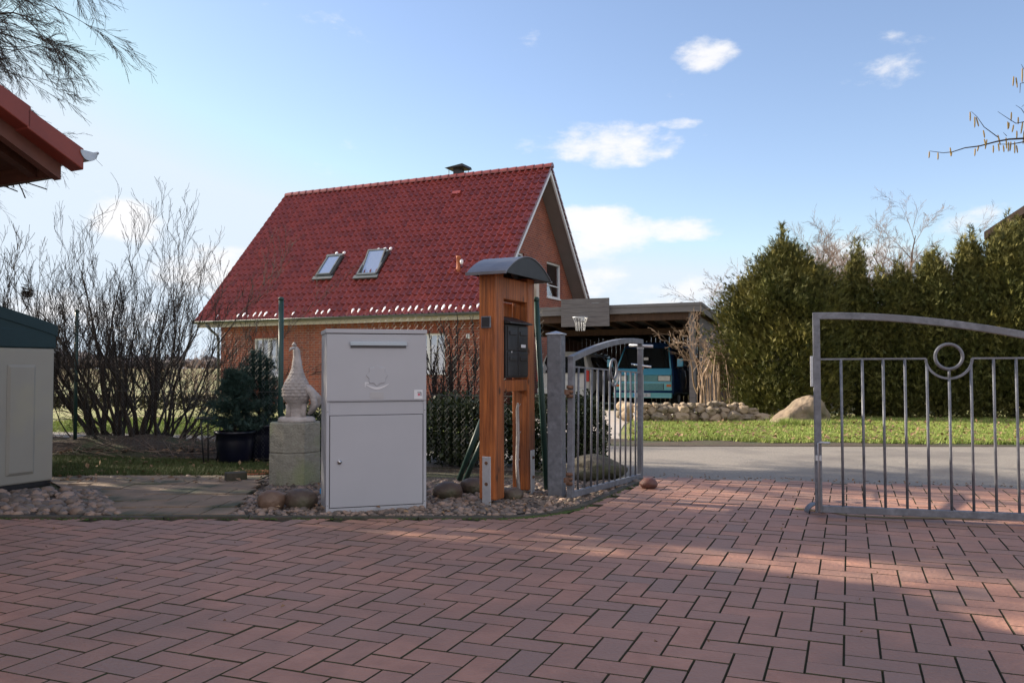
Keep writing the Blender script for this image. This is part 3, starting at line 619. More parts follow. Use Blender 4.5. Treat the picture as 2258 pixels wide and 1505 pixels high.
# skylights
def roofpt(px, py):
    n = V((0, -sS, cS)); p = HF.hit(px, py, n, n.dot(V((0, 0, EZ)))); return p.x, (p.z - EZ) / (RZ - EZ)
def skylight(xa, xb, sa_, sb, tilt, sill_open, nm):
    L = (sb - sa_) * HW / cS
    M = Matrix.Translation(spf((xa + xb) / 2, sb, .17)) @ Matrix.Rotation(SL, 4, 'X'); w = xb - xa     # local: x across, y up slope, z normal ; origin top
    fr = MB(); T = .06
    fr.box(-w / 2, -w / 2 + T, -L, 0, -.09, 0, M=M); fr.box(w / 2 - T, w / 2, -L, 0, -.09, 0, M=M); fr.box(-w / 2 - .01, w / 2 + .01, -.09, 0.03, -.09, .03, M=M); fr.box(-w / 2, w / 2, -L - .02, -L + T, -.09, 0, M=M)
    fr.box(-w / 2 - .08, w / 2 + .08, -L - .16, -L - .0, -.1, -.03, M=M)
    f = fr.build('skylight', MT['gutter'], rf, fixn=True)
    S = M @ Matrix.Translation((0, -.30 if tilt else -.05, 0)) @ Matrix.Rotation(-tilt, 4, 'X') if False else M @ Matrix.Translation((0, -L * .42, .0)) @ Matrix.Rotation(tilt, 4, 'X')
    sh = MB(); a, b = L * .40, -L * .56; sh.box(-w / 2 + .055, -w / 2 + .10, b, a, -.02, .035, M=S); sh.box(w / 2 - .10, w / 2 - .055, b, a, -.02, .035, M=S); sh.box(-w / 2 + .1, w / 2 - .1, a - .05, a, -.02, .035, M=S); sh.box(-w / 2 + .1, w / 2 - .1, b, b + .05, -.02, .035, M=S)
    sh.build('sash', MT['gutter'], f, fixn=True)
    g = MB(); g.box(-w / 2 + .1, w / 2 - .1, b + .05, a - .05, -.005, .012, M=S); g.build('pane', MT['skyglass'], f)
    k = MB(); k.box(-w / 2 + .06, w / 2 - .06, -L + .05, -.08, -.3, -.2, M=M); k.build('shaft', MT['offw'], f)
    return f
x1_, s1_ = roofpt(727, 571); x2_, s2_ = roofpt(761.5, 568.6); x3_, s3_ = roofpt(697, 618); x4_, s4_ = roofpt(732, 616)
skylight((x1_ + x3_) / 2, (x2_ + x4_) / 2, (s3_ + s4_) / 2 + .01, (s1_ + s2_) / 2, 0, 0, 's')
y1_, t1_ = roofpt(819.6, 562.7); y2_, t2_ = roofpt(861.7, 560); y3_, t3_ = roofpt(790, 608); y4_, t4_ = roofpt(833, 612)
skylight((y1_ + y3_) / 2, (y2_ + y4_) / 2, (t3_ + t4_) / 2 - .005, (t1_ + t2_) / 2, .22, 0, 's')
# vent pipe
vx, vs_ = roofpt(1011, 598); p = spf(vx, vs_, 0); mb = MB(); mb.lathe([(.075, -.15), (.075, .1), (.062, .14), (.062, .42), (.075, .43), (.075, .50), (.06, .51)], 14, p); mb.build('vent_pipe', MT['terra'], rf)
mb = MB(); mb.blob(p + V((.13, -.02, .30)), (.06, .06, .10), 3, .1); mb.build('vent_cowl', MT['white'], rf)
vx2, vs2 = roofpt(1008, 428); mb = MB(); p = spf(vx2, vs2, .05); mb.box(-.16, .16, -.08, .08, -.02, .05, M=Matrix.Translation(p) @ Matrix.Rotation(SL, 4, 'X')); mb.build('tile_vent', MT['rooftile'], rf)
# chimney
cx = HF.hit(1010, 380, (0, 1, 0), HW + .35).x; ct = HF.hit(1010, 379, (0, 1, 0), HW + .35).z
ch = MB(); ch.box(cx - .13, cx + .13, HW + .2, HW + .6, RZ - .8, ct + .1); cho = ch.build('chimney', MT['anth'], rf)
cp = MB()
for sx in (-.34, .34):
    for yy in (HW + .12, HW + .68): cp.tube([(cx + sx * .8, yy, ct - .35), (cx + sx * .8, yy, ct + .11)], .012, 5)
cp.prism([(-.34, ct + .10), (.34, ct + .10), (.34, ct + .125), (-.34, ct + .125)], HW + .05, HW + .72, M=Matrix.Translation((cx, 0, 0)))
cp.prism([(-.40, ct + .12), (.36, ct + .22), (.40, ct + .12)], HW - .0, HW + .75, M=Matrix.Translation((cx, 0, 0)))
cp.build('chimney_cap', MT['anth'], cho, fixn=True)
# outside wall light
lp = HF.hit(1032, 741, (0, 1, 0), WY0 - .03); mb = MB(); mb.box(lp.x - .06, lp.x + .06, WY0 - .06, WY0 - .003, lp.z - .07, lp.z + .07); wl = mb.build('number_plate', MT['white'], house, bevel=.01)
text_mb('9', .12, .002, MT['black'], wl, Matrix.Translation((lp.x, WY0 - .064, lp.z)) @ Matrix.Rotation(R(90), 4, 'X'), 'numeral')
# snow
sn = MB(); sr = random.Random(5)
for (pa, pb, den) in ((435, 520, .35), (525, 580, .9), (575, 620, .9), (620, 660, .7), (688, 745, .9), (785, 1052, 1.0), (500, 1050, .12)):
    px = pa
    while px < pb:
        if sr.random() < den:
            x, _ = roofpt(px, 705 - (px - 430) * .045); col = round((x - LX) / ((-LX) / 49)); xx = LX + (col + .02) * (-LX) / 49; k = sr.uniform(.35, 1.25)
            sn.blob(HF.M @ spf(xx, .008 + .018 * k, .075), (.046, .034, .105 * k), sr.random() * 50, .25, 1.5, 2, rot=(Matrix.Rotation(HH, 3, 'Z') @ Matrix.Rotation(SL - R(90), 3, 'X')))
        px += (-LX) / 49 * 60 * sr.uniform(.9, 1.1)
tag(sn.build('eave_snow', MT['snow']), 'melting white snow clumps along the eave of the tiled roof', 'snow', kind='stuff')
for (xa, xb, st, nn, lab, grp_) in ((x1_, x2_, s1_, 2, 'white snow clump above the closed left roof window', 'snow clumps above the left roof window'), (y1_, y2_, t1_, 3, 'white snow clump above the tilted right roof window', 'snow clumps above the right roof window')):
    for i in range(nn):
        sn = MB(); xx = xa + (xb - xa) * (.5 + .95 * (i + .5) / nn - .3); sn.blob(HF.M @ spf(xx, st + .02, .12), (.055, .042, .065), i * 3.7 + nn, .2, 1.3, 3, rot=(Matrix.Rotation(HH, 3, 'Z') @ Matrix.Rotation(SL - R(90), 3, 'X')))
        tag(sn.build('snow_clump', MT['snow']), lab, 'snow', grp_)

# ================================================================== CARPORT
CF = Frame((4.95, 22.0, -.26), HH)      # origin: front right roof corner on the ground
cpz = CF.hit(1545, 666, (0, 1, 0), 0).z
carport = thing('carport', 'weathered timber carport with a flat roof and grey fascia beside the brick house', 'carport', CF.o, HH)
CW, CD, DROP = -6.3, 6.2, .55
def cz(y): return cpz - DROP * y / CD
mb = MB()
def slab(mb, x0, x1, y0, y1, t0, t1):
    vs = [V((x, y, cz(y) + t)) for t in (t0, t1) for y in (y0, y1) for x in (x0, x1)]; mb.raw(vs, [(0, 2, 3, 1), (4, 5, 7, 6), (0, 1, 5, 4), (2, 6, 7, 3), (0, 4, 6, 2), (1, 3, 7, 5)], 0, None, False)
slab(mb, CW, -.02, .02, CD, -.10, -.03); rfc = mb.build('roof', MT['roofdark'], carport, fixn=True)
mb = MB(); slab(mb, CW, 0, -.03, .0, -.24, -.08); slab(mb, -.0, .03, -.03, CD, -.24, -.08); mb.build('fascia', MT['fasc'], carport, fixn=True)
mb = MB(); slab(mb, CW, .04, -.05, .03, -.08, .0); slab(mb, -.02, .05, .03, CD, -.08, .0); mb.build('roof_edge', MT['fasc'], carport, fixn=True)
mb = MB(); slab(mb, CW, -.04, .10, .22, -.42, -.24); slab(mb, CW, -.04, 3, 3.12, -.42, -.24)
for i in range(11): slab(mb, CW + .1 + i * .6, CW + .18 + i * .6, .25, CD, -.24, -.10)
mb.build('beam', MT['browns'], carport, fixn=True)
for (x, y) in ((-.25, .16), (-.25, 3.1), (-.25, 6.0), (-3.3, 6.0), (CW + .1, .16)):
    mb = MB(); mb.box(x - .08, x + .08, y - .08, y + .08, -.05, cz(y) - .24); mb.build('post', MT['greyw'], carport, bevel=.01)
mb = MB(); n = 40
for i in range(n):
    x = CW + i * 6.3 / n; mb.box(x + .004, x + .15, 6.15, 6.18, -.05, cz(6.2) - .1)
for i in range(18): y = 3.3 + i * .16; mb.box(-.20, -.17, y + .004, y + .15, -.05, cz(y) - .25)
mb.build('board_wall', MT['browns'], carport)
mb = MB()
for i in range(14): y = .45 + i * .2; mb.box(-.15, -.12, y + .01, y + .18, -.05, cz(y) - .3)
mb.build('side_cladding', MT['greyw'], carport)
# basketball backboard on the fascia
BF = Frame(at(1290, 719, 23.1), HH + .03)
bb = thing('basketball_hoop', 'grey weathered backboard with a silver chain basket fixed to the carport fascia', 'basketball hoop', BF.o, BF.a)
p0 = BF.hit(1237.5, 719, (0, 1, 0), 0); p1 = BF.hit(1343, 656, (0, 1, 0), 0); p2 = BF.hit(1343, 719, (0, 1, 0), 0)
mb = MB(); n = 6
for i in range(n):
    z0 = p2.z * .5 + (p1.z - p2.z * .5) * i / n; z1 = p2.z * .5 + (p1.z - p2.z * .5) * (i + 1) / n; mb.box(p0.x, p1.x, 0, .03, z0 + .002, z1 - .002)
mb.box(p0.x + .2, p0.x + .28, .03, .30, p2.z * .5 + .25, p1.z - .1); mb.box(p1.x - .28, p1.x - .2, .03, .30, p2.z * .5 + .25, p1.z - .1); mb.build('backboard', MT['greyw'], bb)
rc = BF.hit(1281, 700, (0, 1, 0), -.22); rz_ = rc.z
mb = MB(); ring = [(rc.x + .21 * math.cos(t), -.27 + .21 * math.sin(t), rz_) for t in [6.283 * k / 24 for k in range(24)]]; mb.tube(ring, .014, 6, closed=True); mb.box(rc.x - .06, rc.x + .06, -.08, 0, rz_ - .09, rz_ + .01); mb.build('rim', MT['galvl'], bb)
mb = MB()
for k in range(12):
    t = 6.283 * k / 12; mb.tube([(rc.x + .20 * math.cos(t), -.27 + .20 * math.sin(t), rz_), (rc.x + .14 * math.cos(t + .1), -.27 + .14 * math.sin(t + .1), rz_ - .16), (rc.x + .12 * math.cos(t), -.27 + .12 * math.sin(t), rz_ - .36)], .008, 4)
for zz, r_ in ((-.14, .145), (-.27, .125)): mb.tube([(rc.x + r_ * math.cos(t), -.27 + r_ * math.sin(t), rz_ + zz) for t in [6.283 * k / 12 for k in range(12)]], .005, 4, closed=True)
mb.build('chain_net', MT['galvl'], bb)

# ================================================================== VEHICLES
def loft(mb, secs, m=0, cap=True, sm=True):      # list of closed rings with equal count
    n = len(secs[0]); vs = [p for s in secs for p in s]
    fs = [(i * n + k, i * n + (k + 1) % n, (i + 1) * n + (k + 1) % n, (i + 1) * n + k) for i in range(len(secs) - 1) for k in range(n)]
    if cap: fs += [tuple(range(n))[::-1], tuple((len(secs) - 1) * n + k for k in range(n))]
    mb.raw(vs, fs, m, None, sm)
def wheel(parent, x, y, r=.32, w=.2, side=1):
    o = MB(); M = Matrix.Translation((x, y, r)) @ Matrix.Rotation(R(90) * side, 4, 'Y')
    def lz(prof, mb):
        n = 24; vs = []
        for rr_, z in prof:
            for k in range(n): t = 6.283 * k / n; vs.append(M @ V((rr_ * math.cos(t), rr_ * math.sin(t), z)))
        mb.raw(vs, [(i * n + k, i * n + (k + 1) % n, (i + 1) * n + (k + 1) % n, (i + 1) * n + k) for i in range(len(prof) - 1) for k in range(n)])
    lz([(.05, -w / 2), (r * .62, -w / 2), (r * .95, -w / 2 + .01), (r, -w / 2 + .04), (r, w / 2 - .04), (r * .95, w / 2 - .01), (r * .62, w / 2)], o); t = o.build('wheel', MT['tyre'], parent)
    q = MB(); lz([(r * .62, w / 2 - .005), (r * .58, w / 2 - .03), (r * .3, w / 2 - .02), (r * .12, w / 2 + .005), (.001, w / 2 + .01)], q); q.build('rim', MT['galvl'], t)
VF = Frame((0, 0, 0), HH)
vc = at(1417, 800, 25.0)
van = thing('camper_van', 'old light blue boxy van with a louvred front parked nose out under the carport', 'van', (vc.x, vc.y, gz(vc.x, vc.y) + .01), HH)
# local: x right, y back (front at y=0), z up
W = .92
def vring(y, ws, zs):   # symmetric section from list of (halfwidth,z)
    pts = [V((w, y, z)) for w, z in zip(ws, zs)] + [V((-w, y, z)) for w, z in list(zip(ws, zs))[::-1]]; return pts
zl = [.32, .45, .80, 1.08, 1.12, 1.50, 1.80, 1.93, 1.96]
def sec(y0, lean, wtop=.72, wb=W):
    ws = [wb - .06, wb, wb, wb - .01, wb - .02, (wb + wtop) / 2 - .01, wtop, wtop - .12, .3]; return ws
body = MB()
def vsec(yb):
    ws = sec(0, 0); return [V((w, yb(z), z)) for w, z in zip(ws, zl)] + [V((-w, yb(z), z)) for w, z in list(zip(ws, zl))[::-1]]
fy = lambda z: 0.02 if z < .5 else (.0 if z < 1.0 else (z - 1.0) * .62)
sc = [vsec(fy)]
def shr(y, k=1.0): return [V((p.x * k, y, p.z)) for p in sc[0]]
sc2 = [[V((p.x, p.y + .08, p.z)) for p in sc[0]], shr(1.2), shr(2.5), shr(4.2), shr(4.45, .96)]
loft(body, [[V((p.x * .97, p.y, p.z)) for p in sc[0]]] + sc2)
body.build('body', MT['vand'], van, fixn=True)
# light-blue nose panel upper and teal lower
mb = MB(); mb.prism([(-.86, 1.00), (.86, 1.00), (.85, 1.19), (-.85, 1.19)], -.004, .03, M=Matrix.Rotation(0, 4, 'X')); mb2 = MB()
n1 = [V((-.87, -.012, .98)), V((.87, -.012, .98)), V((.85, .085, 1.17)), V((-.85, .085, 1.17))]
mb = MB(); mb.raw(n1 + [p + V((0, .1, 0)) for p in n1], [(0, 1, 2, 3), (7, 6, 5, 4), (0, 4, 5, 1), (1, 5, 6, 2), (2, 6, 7, 3), (3, 7, 4, 0)], 0, None, False); mb.build('nose_panel', MT['vanb'], van, bevel=.01, fixn=True)
mb = MB(); mb.box(-.875, .875, -.012, .05, .52, .975); mb.build('front_panel', MT['vant'], van, bevel=.02)
mb = MB()
for i in range(6): mb.box(-.46, .46, -.026, -.006, .80 + i * .026, .814 + i * .026)
for i in range(7): mb.box(-.62, .62, -.026, -.006, .55 + i * .025, .563 + i * .025)
mb.build('grille', MT['vant'], van)
mb = MB(); mb.box(-.47, .47, -.016, -.004, .79, .955); mb.box(-.64, .64, -.016, -.004, .54, .72); mb.build('grille_opening', MT['black'], van)
mb = MB(); mb.box(-.86, .86, -.022, -.002, .745, .775); mb.build('trim_strip', MT['vanb'], van)
for sx in (-1, 1):
    mb = MB(); mb.box(sx * .66 - .18, sx * .66 + .18, -.04, 0, .80, .955); h = mb.build('headlight', MT['lamp'], van, bevel=.008)
    mb = MB(); mb.box(sx * .66 - .19, sx * .66 + .19, -.032, -.001, .79, .965); mb.build('headlight_bezel', MT['black'], h)
    mb = MB(); mb.box(sx * .79 - .07, sx * .79 + .07, -.03, 0, .63, .70); mb.build('indicator', MT['orange'], van, bevel=.01)
    # mirrors
    mb = MB(); mb.box(sx * 1.08 - .09, sx * 1.08 + .09, .18, .24, 1.22, 1.46); mi = mb.build('mirror', MT['vanb'], van, bevel=.02); mb = MB(); mb.tube([(sx * .86, .3, 1.16), (sx * 1.03, .22, 1.26)], .012, 5); mb.build('mirror_arm', MT['black'], mi)
    wheel(van, sx * .80, .78, .31, .19, sx); wheel(van, sx * .80, 3.3, .31, .19, sx)
    mb = MB(); mb.face([V((sx * (.905), .50, 1.18)), V((sx * .905, 1.3, 1.18)), V((sx * .765, 1.35, 1.72)), V((sx * .765, .72, 1.72))]); mb.build('side_window', MT['cglass'], van)
# windscreen
mb = MB(); ws = [V((-.80, .115, 1.19)), V((.80, .115, 1.19)), V((.66, .475, 1.78)), V((-.66, .475, 1.78))]; mb.raw([p + V((0, -.015, 0)) for p in ws] + [p + V((0, .02, 0)) for p in ws], [(0, 1, 2, 3), (7, 6, 5, 4), (0, 4, 5, 1), (1, 5, 6, 2), (2, 6, 7, 3), (3, 7, 4, 0)], 0, None, False); mb.build('windscreen', MT['cglass'], van, fixn=True)
mb = MB(); mb.tube([ws[0] + V((-.02, -.02, -.01)), ws[3] + V((-.02, -.02, .02))], .022, 6); mb.build('windscreen_pillar', MT['vanb'], van); mb = MB(); mb.tube([ws[1] + V((.02, -.02, -.01)), ws[2] + V((.02, -.02, .02))], .022, 6); mb.build('windscreen_pillar', MT['vanb'], van)
# windscreen stickers / light patches
mb = MB(); mb.box(-.02, .12, .22, .235, 1.42, 1.5, M=Matrix.Translation((0, -.03, 0))); mb.build('mirror_tag', MT['sticker'], van)
mb = MB(); mb.box(-.89, .89, -.10, .0, .30, .36); mb.box(-.89, .89, -.10, .0, .385, .45); mb.box(-.885, .885, -.085, .0, .355, .39); mb.build('bumper', MT['vant'], van, bevel=.01)
mb = MB(); mb.box(-.26, .26, -.118, -.104, .33, .44); pl_ = mb.build('licence_plate', MT['sticker'], van)
mb = MB(); mb.box(-.26, -.215, -.121, -.117, .332, .438); mb.build('euro_band', MT['blue'], pl_)
text_mb('NI   110', .085, .001, MT['black'], pl_, Matrix.Translation((.02, -.1195, .385)) @ Matrix.Rotation(R(90), 4, 'X'))
# white car (rear faces us)
wc = at(1241, 800, 25.9)
car = thing('parked_car', 'white hatchback with red tail lights parked under the carport beside the blue van', 'car', (wc.x, wc.y, gz(wc.x, wc.y) + .01), HH)
zc = [.28, .45, .72, .95, 1.08, 1.35, 1.62, 1.70, 1.72]; wcx = [.74, .84, .87, .87, .85, .76, .66, .55, .2]
def csec(yf): return [V((w, yf(z), z)) for w, z in zip(wcx, zc)] + [V((-w, yf(z), z)) for w, z in list(zip(wcx, zc))[::-1]]
def low(y, k, zt): return [V((p.x * k, y, min(p.z, zt(p.z)))) for p in csec(lambda z: 0)]
mb = MB(); r0 = csec(lambda z: .0 if z < .95 else (z - .95) * .32)
loft(mb, [[V((p.x * .96, p.y, p.z)) for p in r0], [V((p.x, p.y + .07, p.z)) for p in r0], low(.6, 1, lambda z: z), low(2.6, 1, lambda z: z), low(3.3, 1, lambda z: .95 + (z - .95) * .25 if z > .95 else z), low(4.1, .96, lambda z: .85 + (z - .85) * .1 if z > .85 else z), low(4.25, .9, lambda z: .75 if z > .75 else z)])
mb.build('body', MT['carw'], car, fixn=True)
mb = MB(); mb.face([V((-.73, .015, 1.06)), V((.73, .015, 1.06)), V((.62, .185, 1.56)), V((-.62, .185, 1.56))]); mb.build('rear_window', MT['cglass'], car)
for sx in (-1, 1):
    mb = MB(); mb.prism([(-.07, .80), (.07, .80), (.07, 1.12), (-.02, 1.16)] if sx > 0 else [(-.07, .80), (.07, .80), (.02, 1.16), (-.07, 1.12)], -.03, .03, M=Matrix.Translation((sx * .79, .0, 0))); mb.build('tail_light', MT['red'], car, bevel=.01, fixn=True)
    wheel(car, sx * .76, .75, .31, .19, sx); wheel(car, sx * .76, 3.3, .31, .19, sx)
    mb = MB(); mb.face([V((sx * .862, .45, 1.10)), V((sx * .862, 2.5, 1.10)), V((sx * .70, 2.3, 1.54)), V((sx * .70, .6, 1.54))]); mb.build('side_window', MT['cglass'], car)
mb = MB(); mb.box(-.84, .84, -.06, .0, .34, .60); mb.build('rear_bumper', MT['carw'], car, bevel=.03); mb = MB(); mb.box(-.6, .6, -.068, -.058, .36, .42); mb.build('bumper_insert', MT['black'], car)
mb = MB(); mb.box(-.26, .26, -.02, -.004, .70, .81); mb.build('licence_plate', MT['sticker'], car)

# ================================================================== STONE WALL
sw = thing('stone_wall', 'low dry wall of rounded field stones at the back of the sunny grass verge', 'wall', (0, 0, 0)); sr = random.Random(21)
def wall_stones(xa, xb, ya, yb, h):
    courses = [(0.08, .105), (.21, .09), (.30, .06)]; k = 0
    for ci, (z, r) in enumerate(courses):
        x = 0; L = math.hypot(xb - xa, yb - ya)
        while x < L:
            w = r * sr.uniform(.75, 1.5); t = (x + w) / L; taper = 1 if t < .80 else max(.0, (1 - t) / .20)
            if z < h * (.35 + .65 * taper) + .05:
                X, Y = xa + (xb - xa) * t, ya + (yb - ya) * t; m = MB(); rot = Matrix.Rotation(sr.uniform(-.35, .35), 3, 'Y') @ Matrix.Rotation(sr.uniform(-3, 3), 3, 'Z')
                m.blob((0, 0, 0), (w * 1.06, r * 1.3, r * sr.uniform(.75, 1.15)), sr.random() * 99, .26, 1.5, 2, sm=False, c=sr.random(), rot=Matrix.Rotation(sr.uniform(-.3, .3), 3, 'Y'))
                m.build('stone', MT['fstone'], sw, loc=(X + sr.uniform(-.02, .02), Y + sr.uniform(-.08, .08) + .05 * ci, gz(X, Y) + z + sr.uniform(-.02, .03)))
            x += w * 1.75
a = gp(1400, 932); b = gp(1668, 930)
wall_stones(a.x, b.x, a.y, b.y, .40)
for i in range(7):   # return end of the wall towards the drive
    X, Y = a.x - .04 + sr.uniform(-.05, .05), a.y + .3 + i * .22; m = MB(); m.blob((0, 0, 0), (.13, .12, .10), i + 50, .13, 1.1, 3, c=sr.random()); m.build('stone', MT['fstone'], sw, loc=(X, Y, gz(X, Y) + (.1 if i % 2 else .26)))

# ================================================================== THUJAS AND TREES BEHIND
def base(px, Y): q = at(px, 800, Y); return q.x
def topz(py, Y): return CAMH + (815 - py) / FPX * Y
thuja(base(1728, 17.3), 17.3, topz(520, 17.3) + .1, 1.06, 1, 'broad golden green thuja at the left end of the hedge, behind the pale boulder', None, 1050, 62, kf=2.6, ls=.2)
spec = [(1893, 17.6, 548, .72, 'slim hedge thuja whose lone tip stands just right of the broad thuja'), (1985, 17.2, 590, .70, 'short thuja dipping in the hedge between taller ones, in front of a grey bare tree'),
        (2068, 17.0, 565, .74, 'thuja in the hedge above the ring of the right gate'), (2150, 16.8, 522, .72, 'tall pointed thuja in the hedge, left of the dark roof corner'), (2232, 16.6, 492, .80, 'tallest thuja at the right edge of the photo, in front of the dark roof'), (2325, 16.4, 500, .8, 'thuja closing the hedge at its far right')]
for i, (px, Y, py, r, lab) in enumerate(spec): thuja(base(px, Y), Y, topz(py, Y) + .1, r * .84, 31 + i, lab, 'thuja hedge trees', 480, 62)
def bare_tree(px, Y, pytop, spreadm, seed, label, nlimb=9, thick=.14, m='twig', kids=6, group=None):
    x = base(px, Y); z = gz(x, Y); h = (topz(pytop, Y) - z) * .98; rr = random.Random(seed); t = thing('bare_tree', label, 'tree', (x, Y, z), 0, group)
    tr = MB(); tr.tube([(0, 0, -.1), (0.05, 0, h * .25), (.0, .05, h * .5)], [thick * 1.3, thick, thick * .7], 8); tr.build('trunk', MT[m], t); cr = MB()
    for i in range(nlimb):
        a = 6.283 * i / nlimb + rr.random(); s = h * rr.uniform(.22, .5); d = V((math.cos(a) * spreadm, math.sin(a) * spreadm, rr.uniform(.5, 1.2))); branch(cr, V((0, 0, s)), d, h * .46, thick * .45, 4, rr, .75, .08, 5, kids, minr=.0035, kl=.5, kr=.5)
    cr.build('crown', MT[m], t); return t
bare_tree(1760, 34, 505, .8, 3, 'bare tree with fine grey twigs behind the broad golden thuja', 10)
bare_tree(2000, 38, 470, 1.0, 4, 'large bare round-crowned tree behind the middle of the thuja hedge', 12, .2)
bare_tree(1870, 44, 540, .8, 5, 'smaller hazy bare tree between two others behind the hedge', 8)
bare_tree(1598, 30, 600, .25, 6, 'thin bare sapling between carport corner and thuja', 4, .05, kids=4)
# far wood
rr = random.Random(8); mb = MB()
for i in range(900):
    x = -150 + i * .42 + rr.random(); y = 205 + rr.random() * 10; z = gz(x, y); h = 2.2 + 1.8 * noise.noise(V((x * .03, 0, 0))) + rr.random() * 1.5
    if h < .5: continue
    mb.blob((x, y, z + h * .5), (1.3, 1.3, h * .6), i, .4, 2, 1, sm=False)
tag(mb.build('distant_wood', MT['farwood']), 'thin line of distant bare woodland on the horizon', 'woodland', kind='stuff')
# weeping shrub + climbing shrub beside the carport post
Y = 17.7; rr = random.Random(14)
t = thing('weeping_tree', 'small weeping tree with bare hanging tan branches beside the carport post', 'tree', (base(1582, Y), Y, gz(0, Y))); mb = MB(); mb.tube([(0, 0, 0), (.03, 0, .7), (0, 0, 1.25)], [.035, .03, .025], 7); mb.build('trunk', MT['barkl'], t); mb = MB()
for i in range(46):
    a = rr.random() * 6.283; r = rr.uniform(.08, .42); hh = 1.25 + .25 * rr.random(); pts = [V((0, 0, 1.15))]
    for k in range(1, 7): f = k / 6; pts.append(V((math.cos(a) * r * min(1, f * 2.2) + rr.gauss(0, .012), math.sin(a) * r * min(1, f * 2.2), hh if k == 1 else hh - (f - .1) * hh * rr.uniform(.85, 1.0) + rr.gauss(0, .01))))
    mb.tube(pts, [.014, .012, .011, .009, .008, .006, .004], 4, cap=False)
mb.build('hanging_branches', MT['barkl'], t)
t = thing('bare_shrub', 'pruned bare shrub with pale crooked shoots in front of the carport post', 'shrub', (base(1545, 18.9), 18.9, gz(0, 19))); mb = MB()
for i in range(6):
    a = rr.uniform(0, 6.28); branch(mb, V((rr.gauss(0, .05), 0, .5)), V((math.cos(a) * .38, math.sin(a) * .3, 1)), 1.3, .022, 3, rr, .75, .1, 6, 4, wob=.2, minr=.004, kl=.5)
mb.tube([(0, 0, 0), (.02, 0, .6)], [.05, .035], 7); mb.build('shoots', MT['barkl'], t)
# big pale boulder at the verge, flat stone
Y = 15.6
def rock(px, py, w, h, dpt, m, seed, label, name='boulder', amp=.16, cat='boulder', g=None, lv=4, Y=None, fr=1.1, grp=None, rz=0, sink=.12):
    p = gp(px, py); mb = MB(); mb.blob((0, 0, h / 2 - sink * h), (w / 2, dpt / 2, h / 2), seed, amp, fr, lv, rot=Matrix.Rotation(rz, 3, 'Z')); o = mb.build(name, MT[m]); o.location = (p.x, p.y + dpt / 2 * .8, gz(p.x, p.y)); return tag(o, label, cat, grp)
p = gp(1775, 938); mb = MB()
poly = [(-.62, 0), (-.5, .12), (-.2, .34), (.05, .50), (.22, .53), (.44, .40), (.56, .2), (.55, 0)]
vs = []; n = len(poly)
for j, (yy, k) in enumerate(((-.32, .80), (-.2, .97), (.05, 1.0), (.3, .75))):
    for (x, z) in poly: vs.append(V((x * k + noise.noise(V((x * 3, yy * 3, z * 3))) * .05, yy + noise.noise(V((x * 2, z * 2, 4))) * .1, z * k)))
mb.raw(vs, [(j * n + i, (j + 1) * n + i, (j + 1) * n + (i + 1) % n, j * n + (i + 1) % n) for j in range(3) for i in range(n)] + [tuple(range(n)), tuple(range(4 * n - 1, 3 * n - 1, -1))], sm=False)
o = mb.build('boulder', MT['rock3'], fixn=True); o.location = (p.x, p.y + .3, gz(p.x, p.y) - .02); sm_ = o.modifiers.new('s', 'SUBSURF'); sm_.levels = sm_.render_levels = 3
tx = bpy.data.textures.new('rk', 'CLOUDS'); tx.noise_scale = .28; dm = o.modifiers.new('d', 'DISPLACE'); dm.texture = tx; dm.strength = .13
tag(o, 'large pale pointed boulder on the grass verge behind the right gate', 'boulder')
rock(1650, 925, .35, .16, .3, 'rock3', 9, 'flat pale stone lying at the foot of the broad thuja, right of the dry wall', fr=1.4)

# right-hand dark roofed building behind the hedge
RY = 27.0; q0 = at(2180, 516, RY)
bd = thing('timber_barn', 'dark brown barn roof rising behind the right end of the thuja hedge', 'barn', (q0.x, RY, gz(0, RY)), R(-42))
hz0 = q0.z - gz(0, RY); MTb = mat('barn_roof', (.04, .022, .018), (.06, .035, .028), 3, .8)
sl_, ln = .62, 4.6
def bslab(x0, x1, z0, z1):
    m = MB(); m.raw([V((x0, -.6, z0)), V((x1, -.6, z1)), V((x1, 7, z1)), V((x0, 7, z0)), V((x0, -.6, z0 - .24)), V((x1, -.6, z1 - .24)), V((x1, 7, z1 - .24)), V((x0, 7, z0 - .24))], [(0, 1, 2, 3), (7, 6, 5, 4), (0, 4, 5, 1), (1, 5, 6, 2), (2, 6, 7, 3), (3, 7, 4, 0)], 0, None, False); return m.build('roof', MTb, bd, fixn=True)
bslab(0, ln, hz0, hz0 + ln * sl_); bslab(ln, 2 * ln, hz0 + ln * sl_, hz0)
mb = MB(); mb.prism([(.9, 0), (2 * ln - .9, 0), (2 * ln - .9, hz0 + .9 * sl_ - .26), (ln, hz0 + ln * sl_ - .26), (.9, hz0 + .9 * sl_ - .26)], 0, 6.5); mb.build('wall', MT['browns'], bd, fixn=True)

